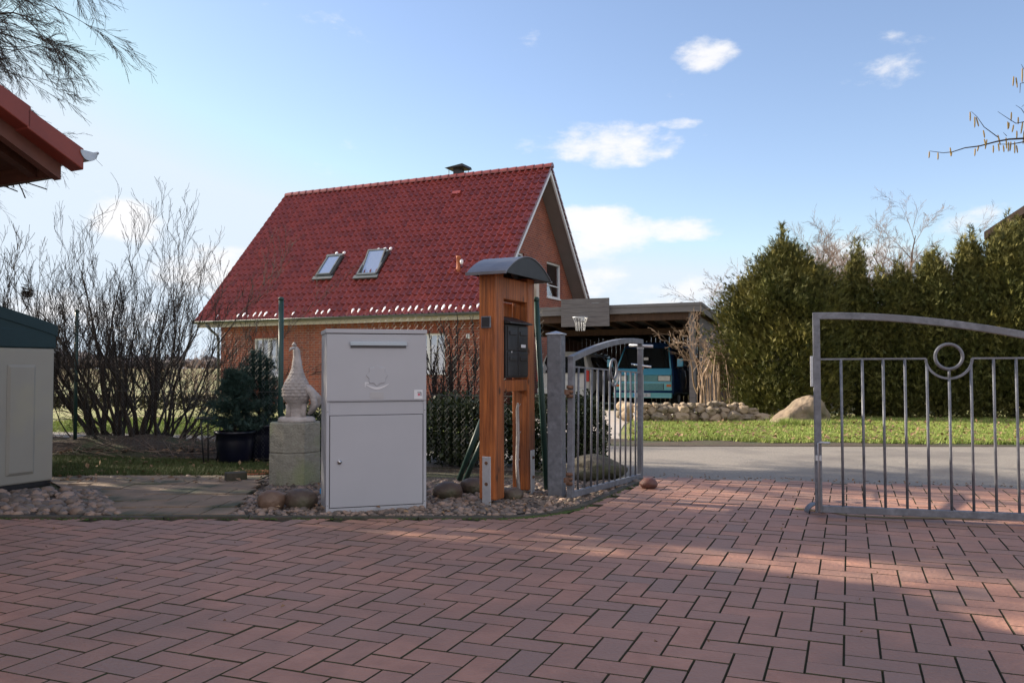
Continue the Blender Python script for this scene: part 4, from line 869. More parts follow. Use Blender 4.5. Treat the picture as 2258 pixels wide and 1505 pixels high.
# ================================================================== PARCEL BOX
PA = math.atan2(.18, .569)
pb_ = thing('parcel_box', 'light grey steel parcel box with mail slot and lockable lower door, standing on gravel', 'parcel box', (-1.092, 4.938, 0.0), PA)
BW, BH, BD = .597, 1.088, .34
G = MT['boxgrey']
mb = MB(); mb.box(0, BW, .03, BD, 0.0, BH - .03); mb.box(0, .018, 0.0, .03, 0, .655); mb.box(BW - .018, BW, 0.0, .03, 0, .655); mb.box(.018, BW - .018, 0.0, .03, 0, .03); mb.box(.018, BW - .018, 0.004, .03, .575, .652)
mb.build('body', G, pb_, bevel=.002)
mb = MB(); mb.box(-.004, BW + .004, -.008, BD + .003, BH - .028, BH - .003); mb.build('lid', G, pb_, bevel=.003)
mb = MB(); mb.box(.001, BW - .001, -.006, .028, .660, BH - .033); mb.box(.001, BW - .001, -.004, .02, .655, .66); drop = mb.build('drop_door', G, pb_, bevel=.003)
mb = MB(); mb.box(.0225, BW - .0225, -.001, .026, .035, .571); ld = mb.build('lower_door', G, pb_, bevel=.002)
mb = MB(); mb.box(.0185, BW - .0185, .006, .029, .031, .575); mb.build('door_seam', MT['boxseam'], ld)
mb = MB()
for zz_ in (.10, .50):
    pass
for (x_, z_) in ((.010, .05), (.010, .60), (BW - .010, .05), (BW - .010, .60)): mb.tube([(x_, -.0015, z_), (x_, .001, z_)], .0035, 10)
mb.build('rivets', MT['chrome'], pb_)
# slot flap
zt = CAMH + (815 - 752) / FPX * 5.0
mb = MB(); mb.box(.135, .475, -.022, -.006, zt - .024, zt, M=None); mb.build('slot_flap', MT['slotmetal'], drop, bevel=.003)
mb = MB(); mb.box(.139, .471, -.0105, -.0055, zt - .037, zt - .024); mb.build('slot_opening', MT['boxseam'], drop)
# scalloped embossed badge + smile arrow
bc = Frame((-1.092, 4.938, 0), PA).hit(831, 827, (0, 1, 0), 0); mb = MB(); pr = []
for k in range(96):
    t = 6.283 * k / 96; r = .058 + .0055 * math.cos(8 * t); pr.append((bc.x + r * math.cos(t), bc.z + r * math.sin(t)))
mb.prism(pr, -.011, -.005); mb.build('embossed_badge', G, drop, bevel=.004, fixn=True)
mb = MB(); sp_ = []; 
for k in range(25):
    f = k / 24; x = -.07 + .14 * f; z = -.048 - .030 * math.sin(math.pi * (f * .92 + .04)); sp_.append((x, z, .0012 + .0058 * math.sin(math.pi * min(1, f * 1.02)) ** .7))
up_ = [(bc.x + x, bc.z + z + w_) for x, z, w_ in sp_]; dn_ = [(bc.x + x, bc.z + z - w_) for x, z, w_ in sp_]
for k in range(24): mb.prism([dn_[k], dn_[k + 1], up_[k + 1], up_[k]], -.0085, -.0055)
mb.prism([(bc.x - .073, bc.z - .040), (bc.x - .047, bc.z - .042), (bc.x - .049, bc.z - .049), (bc.x - .066, bc.z - .049), (bc.x - .068, bc.z - .070), (bc.x - .074, bc.z - .070)], -.0085, -.0055)
mb.build('smile_emblem', MT['smile'], drop, fixn=True)
mb = MB(); mb.box(bc.x - .042, bc.x + .042, -.0072, -.0055, bc.z - .135, bc.z - .100); mb.box(bc.x - .035, bc.x + .035, -.0068, -.0055, bc.z - .142, bc.z - .136); mb.build('faded_label', MT['embl'], drop, bevel=.001)
st = Frame((-1.092, 4.938, 0), PA).hit(922, 869, (0, 1, 0), 0); mb = MB(); mb.box(st.x - .026, st.x + .026, -.0085, -.0058, st.z - .028, st.z + .028); sto = mb.build('sticker', MT['sticker'], drop)
mb = MB(); mb.box(st.x - .006, st.x + .018, -.0095, -.0086, st.z + .010, st.z + .014); mb.box(st.x + .014, st.x + .018, -.0095, -.0086, st.z - .008, st.z + .010); mb.build('sticker_bracket', MT['black'], sto)
mb = MB(); mb.box(st.x - .004, st.x + .010, -.0095, -.0086, st.z - .007, st.z + .006); mb.build('sticker_print', MT['pink'], sto)
# lock
lk = Frame((-1.092, 4.938, 0), PA).hit(748.5, 1018, (0, 1, 0), 0); mb = MB(); n = 20
for (r0, y0, y1) in ((.0125, -.010, 0), (.008, -.014, -.010)):
    vs = [V((lk.x + r0 * math.cos(6.283 * k / n), y, lk.z + r0 * math.sin(6.283 * k / n))) for y in (y0, y1) for k in range(n)]; mb.raw(vs, [tuple(range(n))] + [(k, n + k, n + (k + 1) % n, (k + 1) % n) for k in range(n)])
lo = mb.build('lock', MT['chrome'], ld, fixn=True); mb = MB(); mb.box(lk.x - .0015, lk.x + .0015, -.0150, -.0142, lk.z - .005, lk.z + .005); mb.build('keyhole', MT['black'], lo) if False else None
# small blue block
p = gp(705, 1094); mb = MB(); mb.box(-.013, .013, -.02, .02, 0, .034); mb.box(-.010, .010, -.017, .017, .034, .038); o = mb.build('plastic_wedge', MT['blue'], bevel=.003); o.location = (p.x + .006, p.y + .05, .012); tag(o, 'tiny bright blue plastic block beside the parcel box foot', 'block')

# ================================================================== LETTERBOX STAND
SA = HA + math.pi / 2        # local x axis runs along v (away), local -y... use frame: x=u, y=v
ls = thing('letterbox_stand', 'orange stained timber letterbox stand with two posts and an arched metal roof', 'letterbox stand', (-.154, 5.235, 0), HA + .01)
LF = Frame((-.154, 5.235, 0), HA + .01)
# local: x = u (right/near), y = v (away)
def lpost(y0, y1, ztop):
    mb = MB(); mb.box(-.06, .06, y0, y1, .035, ztop); o = mb.build('post', MT['wood'], ls, bevel=.008); return o
lpost(0, .115, 1.455); lpost(.47, .58, 1.455)
mb = MB(); mb.box(-.045, .055, .115, .47, 1.29, 1.43); mb.build('crossbeam', MT['wood'], ls, bevel=.006)
mb = MB(); mb.box(-.045, .055, .115, .47, .70, .775); mb.build('crossbeam', MT['wood'], ls, bevel=.006)
mb = MB()
for i in range(4): mb.box(-.072, -.054, .118, .467, .79 + i * .125, .91 + i * .125)
mb.build('back_panel', MT['wood'], ls, bevel=.004)
# arched roof: axis along x, spans y
mb = MB(); n = 22; ya, yb = -.09, .59; th = .006
def arc(f): y = ya + (yb - ya) * f; return y, 1.435 + .125 * math.sin(math.pi * f) ** .85
for i in range(n):
    (y0, z0), (y1, z1) = arc(i / n), arc((i + 1) / n)
    vs = [V((x, y, z + t_)) for t_ in (0, th) for (y, z) in ((y0, z0), (y1, z1)) for x in (-.10, .18)]
    mb.raw(vs, [(0, 2, 3, 1), (4, 5, 7, 6), (0, 1, 5, 4), (2, 6, 7, 3), (0, 4, 6, 2), (1, 3, 7, 5)], 0, None, False)
mb.box(-.10, .18, ya - .012, ya, 1.425, 1.443); mb.box(-.10, .18, yb, yb + .02, 1.430, 1.440)
mb.build('arched_roof', MT['sheet'], ls, fixn=True)
mb = MB()
for xx in (-.095, .165):
    poly = [(arc(i / n)[0], arc(i / n)[1] - .002) for i in range(n + 1)]
    mb.raw([V((xx + dx, y, z)) for dx in (0, .01) for (y, z) in poly], [tuple(range(n + 1)), tuple(range(2 * n + 1, n, -1))] + [(i, i + 1, n + 2 + i, n + 1 + i) for i in range(n)], 0, None, False)
mb.build('roof_end_plate', MT['anth'], ls, fixn=True)
# letterbox unit
lb = MB(); lb.box(-.05, .066, .13, .455, .79, 1.13); lbo = lb.build('letterbox', MT['anth'], ls, bevel=.004)
mb = MB(); mb.raw([V((-.05, .122, 1.195)), V((.10, .122, 1.145)), V((.10, .463, 1.145)), V((-.05, .463, 1.195)), V((-.05, .122, 1.13)), V((.10, .122, 1.137)), V((.10, .463, 1.137)), V((-.05, .463, 1.13))], [(0, 1, 2, 3), (7, 6, 5, 4), (0, 4, 5, 1), (1, 5, 6, 2), (2, 6, 7, 3), (3, 7, 4, 0)], 0, None, False); mb.build('letterbox_hood', MT['anth'], lbo, fixn=True)
for i in range(2):
    for j in range(2):
        y0, z0 = .145 + i * .155, .80 + j * .165; mb = MB(); mb.box(.067, .073, y0, y0 + .145, z0, z0 + .155); dr_ = mb.build('letter_door', MT['anth'], lbo, bevel=.003)
        mb = MB(); mb.box(.073, .079, y0 + .02, y0 + .125, z0 + .10, z0 + .125); mb.build('slot_flap', MT['anth'], dr_, bevel=.002)
mb = MB(); mb.box(.0795, .0815, .32, .39, .985, 1.005); mb.build('name_label', MT['sticker'], lbo); mb = MB(); mb.box(.0735, .075, .19, .20, .95, .96); mb.build('small_label', MT['sticker'], lbo)
# bell unit
bp = LF.hit(1073, 710, (0, 1, 0), 0); mb = MB(); mb.box(bp.x - .034, bp.x + .034, -.012, 0, bp.z - .037, bp.z + .037); bu = mb.build('bell_panel', MT['galv'], ls, bevel=.004)
mb = MB(); mb.box(bp.x - .027, bp.x + .027, -.0135, -.0115, bp.z - .030, bp.z + .030); mb.build('bell_screen', MT['anth'], bu)
# foot brackets
mb = MB(); b0 = LF.hit(1063, 1000, (0, 1, 0), -.006).x; b1 = LF.hit(1082, 1000, (0, 1, 0), -.006).x; bt = LF.hit(1072, 1006, (0, 1, 0), -.006).z
mb.box(b0, b1, -.008, 0, -.02, bt); br1 = mb.build('foot_bracket', MT['galvl'], ls, bevel=.004)
def bolt(par, M, m='rust'):
    q = MB(); n = 12
    for (r0, h0, h1) in ((.011, 0, .003), (.0065, .003, .010)):
        vs = [M @ V((r0 * math.cos(6.283 * k / n), r0 * math.sin(6.283 * k / n), h)) for h in (h0, h1) for k in range(n)]; q.raw(vs, [tuple(range(n, 2 * n))] + [(k, (k + 1) % n, n + (k + 1) % n, n + k) for k in range(n)], sm=False)
    q.build('bolt', MT[m], par, fixn=True)
for zz in (bt - .04, bt - .17): bolt(br1, Matrix.Translation(((b0 + b1) / 2, -.008, zz)) @ Matrix.Rotation(R(90), 4, 'X'), 'rust')
mb = MB(); mb.box(.061, .069, .495, .555, -.02, .30); br2 = mb.build('foot_bracket', MT['galvl'], ls, bevel=.003)
for zz in (.25, .12): bolt(br2, Matrix.Translation((.069, .525, zz)) @ Matrix.Rotation(R(90), 4, 'Y'))
# pale stake / cable between posts
mb = MB(); q = [at(1142, 888, 5.55), at(1141, 900, 5.56), at(1142, 960, 5.57), at(1140, 1020, 5.56), at(1144, 1085, 5.55)]; mb.tube(q, [.006, .011, .012, .011, .013], 6)
for k in (1, 2, 3): mb.tube([q[k], q[k] + V((.02, -.01, .03))], [.004, .002], 4)
tag(mb.build('plant_stake', MT['stone']), 'thin pale knobbly stick standing between the two posts of the letterbox stand', 'stick')

# ================================================================== GATES
def leaf_build(name, label, P0, P1, zb0, hs, nb, skip, top, ringx, Lreal, free_at, group):
    d = V(P1) - V(P0); L = math.hypot(d.x, d.y); ang = math.atan2(d.y, d.x)
    t = thing(name, label, 'gate', (P0[0], P0[1], 0), ang, group); return t, L
# hinge post
hp = gp(1229, 1097); post = thing('gate_post', 'square galvanised gate post with a pointed cap between letterbox stand and open gate', 'post', (hp.x, hp.y + .06, 0), HA + .12)
pz = CAMH + (815 - 738) / FPX * (hp.y + .05); mb = MB(); mb.box(-.05, .05, -.05, .05, -.02, pz); pp = mb.build('post_tube', MT['galv'], post, bevel=.006)
mb = MB(); mb.raw([V((-.056, -.056, pz)), V((.056, -.056, pz)), V((.056, .056, pz)), V((-.056, .056, pz)), V((-.056, -.056, pz + .008)), V((.056, -.056, pz + .008)), V((.056, .056, pz + .008)), V((-.056, .056, pz + .008)), V((0, 0, pz + .026))], [(3, 2, 1, 0), (0, 1, 5, 4), (1, 2, 6, 5), (2, 3, 7, 6), (3, 0, 4, 7), (4, 5, 8), (5, 6, 8), (6, 7, 8), (7, 4, 8)], 0, None, False); mb.build('cap', MT['galvl'], post)
# left leaf
A0, A1 = V((.362, 5.25, 0)), V((.985, 6.50, 0))
def gate(t, L, zb, lowtop, hightop, midz, ringpos, nbars, s=.019, hinge_left=True, H=None):
    """frame in local xz-plane; x 0..L ; hinge at x=0 if hinge_left"""
    f = (lambda x: x) if hinge_left else (lambda x: L - x)
    fr = MB(); fr.box(f(0) - s, f(0) + s, -s, s, zb, lowtop if True else 0); fr.box(f(L) - s, f(L) + s, -s, s, zb, hightop - s)
    fr.box(min(f(s), f(L - s)), max(f(s), f(L - s)), -s + .001, s - .001, zb, zb + 2 * s)
    n = 26; pts = []
    for i in range(n + 1):
        k = i / n; a = k * math.pi / 2; pts.append(V((f(-s + (L + 2 * s) * (1 - math.cos(a) if False else k)), 0, lowtop + (hightop - s - lowtop) * math.sin(a) ** .95)))
    n_ = len(pts); vs = []
    for i, p in enumerate(pts):
        dd = (pts[min(i + 1, n_ - 1)] - pts[max(i - 1, 0)]).normalized(); nn = V((-dd.z, 0, dd.x)); nn = nn if nn.z > 0 else -nn
        for (a, b) in ((-s, -s), (s, -s), (s, s), (-s, s)): vs.append(p + V((0, a * 1.02, 0)) + nn * b)
    fr.raw(vs, [(i * 4 + k, i * 4 + (k + 1) % 4, (i + 1) * 4 + (k + 1) % 4, (i + 1) * 4 + k) for i in range(n_ - 1) for k in range(4)] + [(0, 1, 2, 3), tuple(4 * n_ - 1 - k for k in range(4))], 0, None, False)
    fr.build('frame', MT['galv'], t, fixn=True, bevel=.003)
    rm = MB(); R1 = .115; rp = ringpos
    for (a, b) in ((s, rp - R1), (rp + R1, L - s)): rm.box(min(f(a), f(b)), max(f(a), f(b)), -.006, .006, midz - .005, midz + .005)
    arcp = [V((f(rp) + R1 * math.cos(t_), 0, midz + .0 - R1 * .95 * math.sin(t_))) for t_ in [math.pi * k / 20 for k in range(21)]]; rm.tube(arcp, .0085, 4, flat=(0, 1, 0)); rm.build('rail', MT['galv'], t)
    rg = MB(); rr_ = .068; rg.tube([V((f(rp) + rr_ * math.cos(t_), 0, midz + .01 + rr_ * math.sin(t_))) for t_ in [6.283 * k / 32 for k in range(32)]], .009, 8, closed=True); rg.tube([V((f(rp), 0, midz + .01 - rr_)), V((f(rp), 0, midz - R1 * .95))], .007, 6); rg.build('ring', MT['galv'], t)
    for x in nbars:
        zt_ = midz
        if abs(x - rp) < R1: zt_ = midz - .95 * math.sqrt(max(0, R1 * R1 - (x - rp) ** 2))
        b = MB(); b.tube([V((f(x), 0, zb + 2 * s - .002)), V((f(x), 0, zt_))], .0075, 8); b.build('bar', MT['galv'], t)
d = A1 - A0; L = d.length
gl = thing('gate_leaf', 'short arched galvanised gate leaf swung open beside the square post', 'gate', (A0.x, A0.y, .045), math.atan2(d.y, d.x), 'leaves of the driveway gate'); gl.rotation_euler = (0, math.atan2(.045, L), math.atan2(d.y, d.x))
gate(gl, L, 0.0, .86, 1.075, .815, L * .56, [L * k / 12 for k in range(1, 12)])
mb = MB(); mb.box(L + .02, L + .05, -.012, .012, .55, .80); mb.build('latch_plate', MT['galvl'], gl, bevel=.002)
mb = MB(); mb.tube([(L - .01, -.09, .86), (L - .01, .07, .88)], .009, 6); mb.tube([(L, -.02, .88), (L, -.02, .84)], .008, 6); mb.build('latch_handle', MT['chrome'], gl)
mb = MB(); mb.box(L - .02, L + .022, -.022, .022, 1.0, 1.012); mb.tube([(L, -.10, 1.02), (L, .09, 1.03)], .012, 6); mb.build('top_latch', MT['galvl'], gl)
for zz in (.62, .08):
    mb = MB()
    for o_ in (0, .028, .056): mb.tube([(-.025, 0, zz + o_), (-.025, 0, zz + o_ + .02)], .022, 10)
    mb.box(-.10, -.02, -.006, .006, zz + .02, zz + .05); mb.build('hinge', MT['rust'], gl)
# right leaf (hinge beyond the frame)
B0 = V((1.735, 4.78, 0)); B1 = V((2.74, 4.49, 0)); dirn = (B1 - B0).normalized(); Lr = 2.05
gr = thing('gate_leaf', 'long arched galvanised gate leaf standing open across the right of the drive', 'gate', (B0.x, B0.y, .02), math.atan2(dirn.y, dirn.x), 'leaves of the driveway gate')
GF = Frame((B0.x, B0.y, .02), math.atan2(dirn.y, dirn.x))
bars_px = [1856, 1903, 1949, 1997, 2045.5, 2094.5, 2143, 2193, 2243]
bx_ = [GF.hit(px, 900, (0, 1, 0), 0).x for px in bars_px]; stp = (bx_[-1] - bx_[0]) / (len(bx_) - 1); rpos = bx_[5]; mz = GF.hit(1900, 791, (0, 1, 0), 0).z
allb = bx_ + [bx_[-1] + stp * k for k in range(1, 8)]; allb = [b for b in allb if b < Lr - .05]; Lr = allb[-1] + stp
tp = GF.hit(1800, 689, (0, 1, 0), 0).z
gate(gr, Lr, 0.012, .76, tp, mz, Lr - rpos, [Lr - b for b in allb], hinge_left=False)
mb = MB(); mb.box(-.035, -.0195, -.016, .016, GF.hit(1795, 852, (0, 1, 0), 0).z, GF.hit(1795, 785, (0, 1, 0), 0).z); mb.build('latch_plate', MT['galvl'], gr, bevel=.003)
zz = GF.hit(1805, 975, (0, 1, 0), 0).z; mb = MB(); mb.tube([(.0, -.032, .02), (0, -.032, zz), (.012, -.034, zz + .003), (.062, -.036, zz + .002)], .0065, 7); mb.box(-.016, .016, -.037, -.019, zz - .10, zz - .07); mb.build('drop_bolt', MT['galvl'], gr)
# ground stop under the free end
p = gp(1803, 1133); mb = MB(); n = 14
prof = [(-.055 + .11 * i / n, .005 + .045 * math.sin(math.pi * (i / n)) ** .7) for i in range(n + 1)]
for i in range(n):
    (x0, z0), (x1, z1) = prof[i], prof[i + 1]; vs = [V((x, y, z + t_)) for t_ in (0, .007) for (x, z) in ((x0, z0), (x1, z1)) for y in (-.035, .035)]; mb.raw(vs, [(0, 2, 3, 1), (4, 5, 7, 6), (0, 1, 5, 4), (2, 6, 7, 3), (0, 4, 6, 2), (1, 3, 7, 5)], 0, None, False)
o = mb.build('gate_stop', MT['galv'], fixn=True); o.location = (p.x, p.y + .035, 0.002); tag(o, 'small humped steel gate stop on the paving under the right leaf', 'gate stop')
mb = MB(); pts = [gp(1756, 1124), gp(1790, 1128), gp(1830, 1132), gp(1880, 1141), gp(1960, 1145), gp(2060, 1146), gp(2170, 1148), gp(2270, 1150), gp(2500, 1160)]; mb.tube([p + V((0, .02, .008)) for p in pts], .006, 6); tag(mb.build('cable', MT['cable']), 'thin brown cable lying on the paving under the right gate leaf', 'cable')
# hinge post of the right leaf, outside the frame
e = GF.M @ V((Lr + .12, 0, 0)); post2 = thing('gate_post', 'square galvanised gate post carrying the long right gate leaf', 'post', (e.x, e.y, 0), GF.a); mb = MB(); mb.box(-.05, .05, -.05, .05, 0, 1.1); mb.build('post_tube', MT['galv'], post2, bevel=.006); mb = MB(); mb.box(-.056, .056, -.056, .056, 1.1, 1.112); mb.build('cap', MT['galvl'], post2)

# ================================================================== FENCE
FP = [at(1208, 1083, 5.78), gp(1208, 1083)]
f0 = V((at(1205, 1000, 5.9).x, 5.9, 0)); f1 = V((at(620, 800, 7.5).x, 7.5, 0)); f2 = V((at(168, 800, 8.5).x, 8.5, 0)); f3 = V((-7.6, 9.5, 0))
fence = thing('chain_link_fence', 'thin chain link mesh fence on dark green posts behind the statue and parcel box', 'fence', (0, 0, 0))
mb = MB(); rr = random.Random(77)
for (a, b) in ((f0, f1), (f1, f2), (f2, f3)):
    d = b - a; L = d.length; d.normalize(); nrm = V((-d.y, d.x, 0)); w = .078; H0, H1 = .02, 1.27; nz = int((H1 - H0) / (w / 2)); nx = int(L / w)
    for i in range(nx):
        pts = []
        for k in range(nz + 1):
            pts.append(a + d * (i * w + (w / 2 if k % 2 else 0) + w * .25) + nrm * (.003 if k % 2 else -.003) + V((0, 0, H0 + k * w / 2)) + V((0, 0, .012 * noise.noise(a + d * (i * w)) )))
        mb.tube(pts, .0012, 3, cap=False)
        pts = [p + d * (w / 2 if k % 2 == 0 else -w / 2) + nrm * .002 for k, p in enumerate(pts)]; mb.tube(pts, .0012, 3, cap=False)
    for zz in (.05, .65, 1.27): mb.tube([a + V((0, 0, zz)), a.lerp(b, .5) + V((0, 0, zz - .006)), b + V((0, 0, zz))], .0018, 4, cap=False)
mb.build('mesh', MT['wire'], fence)
def fpost(a, b, r=.022): 
    m = MB(); m.tube([a, b], r, 12); m.lathe([(r * 1.1, 0), (r * 1.1, .02), (r * .6, .03)], 12, b); return m.build('fence_post', MT['green'], fence)
fpost(f1 + V((0, 0, -.05)), V((at(620, 662, 7.5).x, 7.5, at(620, 662, 7.5).z)), .023)
fpost(f2 + V((0, 0, -.05)), V((f2.x, 8.5, at(168, 688, 8.5).z)), .018)
q1 = gp(1207, 1085); fpost(V((q1.x, q1.y, -.03)), at(1182, 664, q1.y - .02), .021); fpost(f3, f3 + V((0, 0, 1.3)))
# brace struts
for (pa, pb, ya_, yb_) in (((1012, 1058), (1062, 925), 6.05, 5.95), ((1024, 1062), (1075, 945), 6.0, 5.9)):
    m = MB(); m.tube([at(*pa, ya_), at(*pb, yb_)], .019, 10); m.build('brace', MT['green'], fence)
# cream capped top piece
p = at(1179, 660, 5.85); mb = MB(); mb.box(-.025, .025, -.025, .025, 0, .14); o = mb.build('cream_box', MT['cream'], bevel=.004); o.location = p; o.rotation_euler = (0, 0, HA)
tag(o, 'cream plastic box on top of the green fence post behind the letterbox stand', 'box')
# =================================================================== STATUE AND PEDESTAL
p = gp(638, 1072); PC = V((p.x, p.y + .16, 0))
ped = thing('pedestal', 'octagonal lichen covered concrete pedestal of two stacked blocks', 'pedestal', PC, .2)
def octo(z0, z1, r, m):
    q = MB(); n = 8; vs = []
    for z, k in ((z0, .985), (z0 + .008, 1), (z1 - .008, 1), (z1, .985)): vs += [V((r * k * math.cos(math.pi / 8 + i * math.pi / 4), r * k * math.sin(math.pi / 8 + i * math.pi / 4), z)) for i in range(8)]
    q.raw(vs, [(j * 8 + i, j * 8 + (i + 1) % 8, (j + 1) * 8 + (i + 1) % 8, (j + 1) * 8 + i) for j in range(3) for i in range(8)] + [tuple(range(7, -1, -1)), tuple(range(24, 32))], sm=False); return q.build('block', m, ped)
octo(-.02, .235, .196, MT['conc']); octo(.238, .455, .194, MT['conc'])
PT = .455
st = thing('bird_statue', 'pale cast stone hen statue with scalloped feathers standing on the octagonal pedestal', 'statue', (PC.x + .01, PC.y, PT), 0)
mb = MB(); mb.lathe([(.135, 0), (.14, .01), (.135, .03), (.12, .04)], 28, (0, 0, 0), sy=.85); mb.build('plinth', MT['stone'], st)
# body: stacked elliptical rings (x-shift, half width x, half depth y)
rings = [(.035, .005, .062, .058), (.06, .005, .060, .055), (.10, .002, .060, .055), (.135, .0, .072, .07), (.165, -.002, .098, .09), (.20, -.004, .113, .105), (.25, -.006, .110, .105), (.30, -.004, .090, .088), (.345, -.002, .064, .064), (.40, .0, .044, .046), (.45, .0, .036, .038), (.50, -.002, .029, .034), (.53, -.004, .028, .034), (.55, -.008, .024, .030), (.562, -.012, .014, .018), (.566, -.014, .004, .006)]
rr = []; 
mb = MB(); n = 84; vs = []
def catm(t):
    i = min(len(rings) - 2, int(t)); f = t - i; return [a + (b - a) * f for a, b in zip(rings[i], rings[i + 1])]
rows = 130
for j in range(rows + 1):
    z, x0, wx, wy = catm((len(rings) - 1) * j / rows)
    for k in range(n):
        t = 6.283 * k / n; f = 1.0
        am = max(0, min(1, (z - .13) / .05)) * max(0, min(1, (.48 - z) / .08)); ph = (z / .024) % 1; off = .5 * (int(z / .024) % 2)
        f += am * (.085 * (abs(math.sin(t * 7 + off * math.pi)) ** .6) * (1 - ph) - .02) + (1 - am) * .015 * math.sin(t * 9 + z * 90)
        vs.append(V((x0 + .93 * wx * f * math.cos(t), .93 * wy * f * math.sin(t), z)))
mb.raw(vs, [(j * n + k, j * n + (k + 1) % n, (j + 1) * n + (k + 1) % n, (j + 1) * n + k) for j in range(rows) for k in range(n)] + [tuple(rows * n + k for k in range(n))]); body_ = mb.build('body', MT['stone'], st)
mb = MB()
for i in range(7):
    a = -.5 + i * .16; mb.tube([V((.07, .03 * (i - 3) / 3, .26)), V((.12 + .008 * i, .03 * (i - 3) / 3, .22 - .01 * i)), V((.125 + .006 * abs(3 - i), .035 * (i - 3) / 3, .13)), V((.095, .03 * (i - 3) / 3, .06))], [.03, .030, .024, .010], 8)
mb.build('tail', MT['stone'], st)
mb = MB(); mb.tube([V((-.018, -.02, .555)), V((-.034, -.045, .548)), V((-.042, -.062, .532))], [.014, .010, .003], 8); mb.tube([V((-.012, -.005, .57)), V((-.02, -.02, .585)), V((-.03, -.03, .572))], [.012, .012, .006], 8); mb.build('beak', MT['stone'], st)
mb = MB()
for sx in (-1, 1): mb.tube([V((sx * .05, -.01, .13)), V((sx * .055, -.02, .08)), V((sx * .055, -.03, .04))], [.03, .02, .022], 10)
mb.build('legs', MT['stone'], st)

# boulders in the gravel
rock(592, 1127, .175, .135, .14, 'rock', 61, 'smooth reddish brown boulder, left of the two at the foot of the pedestal', grp=None, amp=.05)
rock(658, 1125, .205, .14, .15, 'rock2', 62, 'smooth dark brown boulder, right of the two at the foot of the pedestal', amp=.05)
rock(985, 1103, .20, .13, .16, 'rock2', 63, 'smooth brown boulder in the gravel right of the parcel box', amp=.05)
rock(1042, 1090, .17, .12, .14, 'rock2', 64, 'dark boulder tucked behind the left foot of the letterbox stand', amp=.06)
rock(1432, 1078, .125, .085, .11, 'rockr', 65, 'small dark red boulder holding the open gate leaf by the road', amp=.07)
rock(1310, 1062, .46, .20, .3, 'rock4', 66, 'wide pale boulder seen through the bars of the open gate leaf', amp=.16)
rock(1130, 1105, .14, .10, .1, 'rock2', 67, 'mossy stone between the feet of the letterbox stand', amp=.12)
p = gp(516, 1064); mb = MB(); mb.box(-.075, .075, -.05, .05, 0, .075); o = mb.build('paving_block', MT['kerb'], bevel=.006); o.location = (p.x, p.y + .04, 0); o.rotation_euler = (0, 0, .5); tag(o, 'loose grey brown paving block on the soil left of the pedestal', 'block')
p = gp(557, 1052); mb = MB(); mb.lathe([(.10, 0), (.115, .005), (.12, .022), (.11, .022), (.10, .01)], 24); o = mb.build('saucer', MT['terra']); o.location = (p.x, p.y + .1, .008); tag(o, 'terracotta saucer on the ground behind the pedestal', 'saucer')
# ================================================================== PEBBLES
def pebbles(name, region, n, s0, s1, label, seed):
    r_ = random.Random(seed); mb = MB()
    for i in range(n):
        x, y = region(r_); s = r_.uniform(s0, s1) * (1 if r_.random() < .85 else 1.5)
        mb.blob((x, y, s * .3), (s * r_.uniform(.8, 1.3), s * r_.uniform(.7, 1.1), s * r_.uniform(.5, .75)), r_.random() * 99, .16, 1.2, 1 if s < .017 else 2, c=r_.random() ** 2, rot=Matrix.Rotation(r_.random() * 6, 3, 'Z') @ Matrix.Rotation(r_.uniform(-.4, .4), 3, 'X'))
    return tag(mb.build(name, MT['pebble']), label, 'gravel', kind='stuff')
def reg_l(r):
    while True:
        x, y = r.uniform(-5.4, -2.15), r.uniform(4.9, 5.9)
        if x < -2.28 - (y - 4.9) * .62: return x, y
pebbles('cobbles', reg_l, 1500, .018, .034, 'coarse grey and tan cobbles in front of the cream garden cabinet', 1)
def reg_r(r):
    while True:
        x, y = r.uniform(-1.75, .98), r.uniform(4.84, 6.4)
        e = edge_y(x) + .05
        if y > e and x > -1.62 - (y - 4.84) * .15 and r.random() < 1.25 - .35 * (y - 4.84): return x, y
pebbles('gravel', reg_r, 5200, .008, .019, 'mixed brown gravel around the parcel box, pedestal and letterbox stand', 2)
def reg_b(r): return r.uniform(-3.3, -1.5), 6.15 + r.random() * .5
pebbles('gravel', reg_b, 500, .008, .02, 'scattered stones along the back edge of the slab path', 3)
# slab path joints: separate slabs
mb = MB(); sr = random.Random(4)
for j in range(7):
    for i in range(5):
        y0 = 4.86 + j * .26; y1 = y0 + .25; xl = -2.28 - (y0 - 4.86) * .75; xr = -1.64 - (y0 - 4.86) * .18; w = (xr - xl) / 4; o_ = .5 * w * (j % 2)
        xa, xb = max(xl, xl + i * w - o_), min(xr, xl + (i + 1) * w - o_)
        if xb - xa < .04: continue
        mb.box(xa + .003, xb - .003, y0, y1 - .004, 0, .018 + sr.uniform(-.003, .003))
tag(mb.build('slab_path_stones', MT['slab'], bevel=.004), kind='structure')

# ================================================================== GARDEN CABINET
p = gp(117, 1083); SHF = Frame((p.x, p.y, 0), .25)
p = gp(116, 1069); CA_ = HA + math.pi / 2 + .02
sh = thing('garden_cabinet', 'cream plastic garden cabinet with a dark green lid at the left edge', 'cabinet', p * 1, CA_); sh.location.z = 0
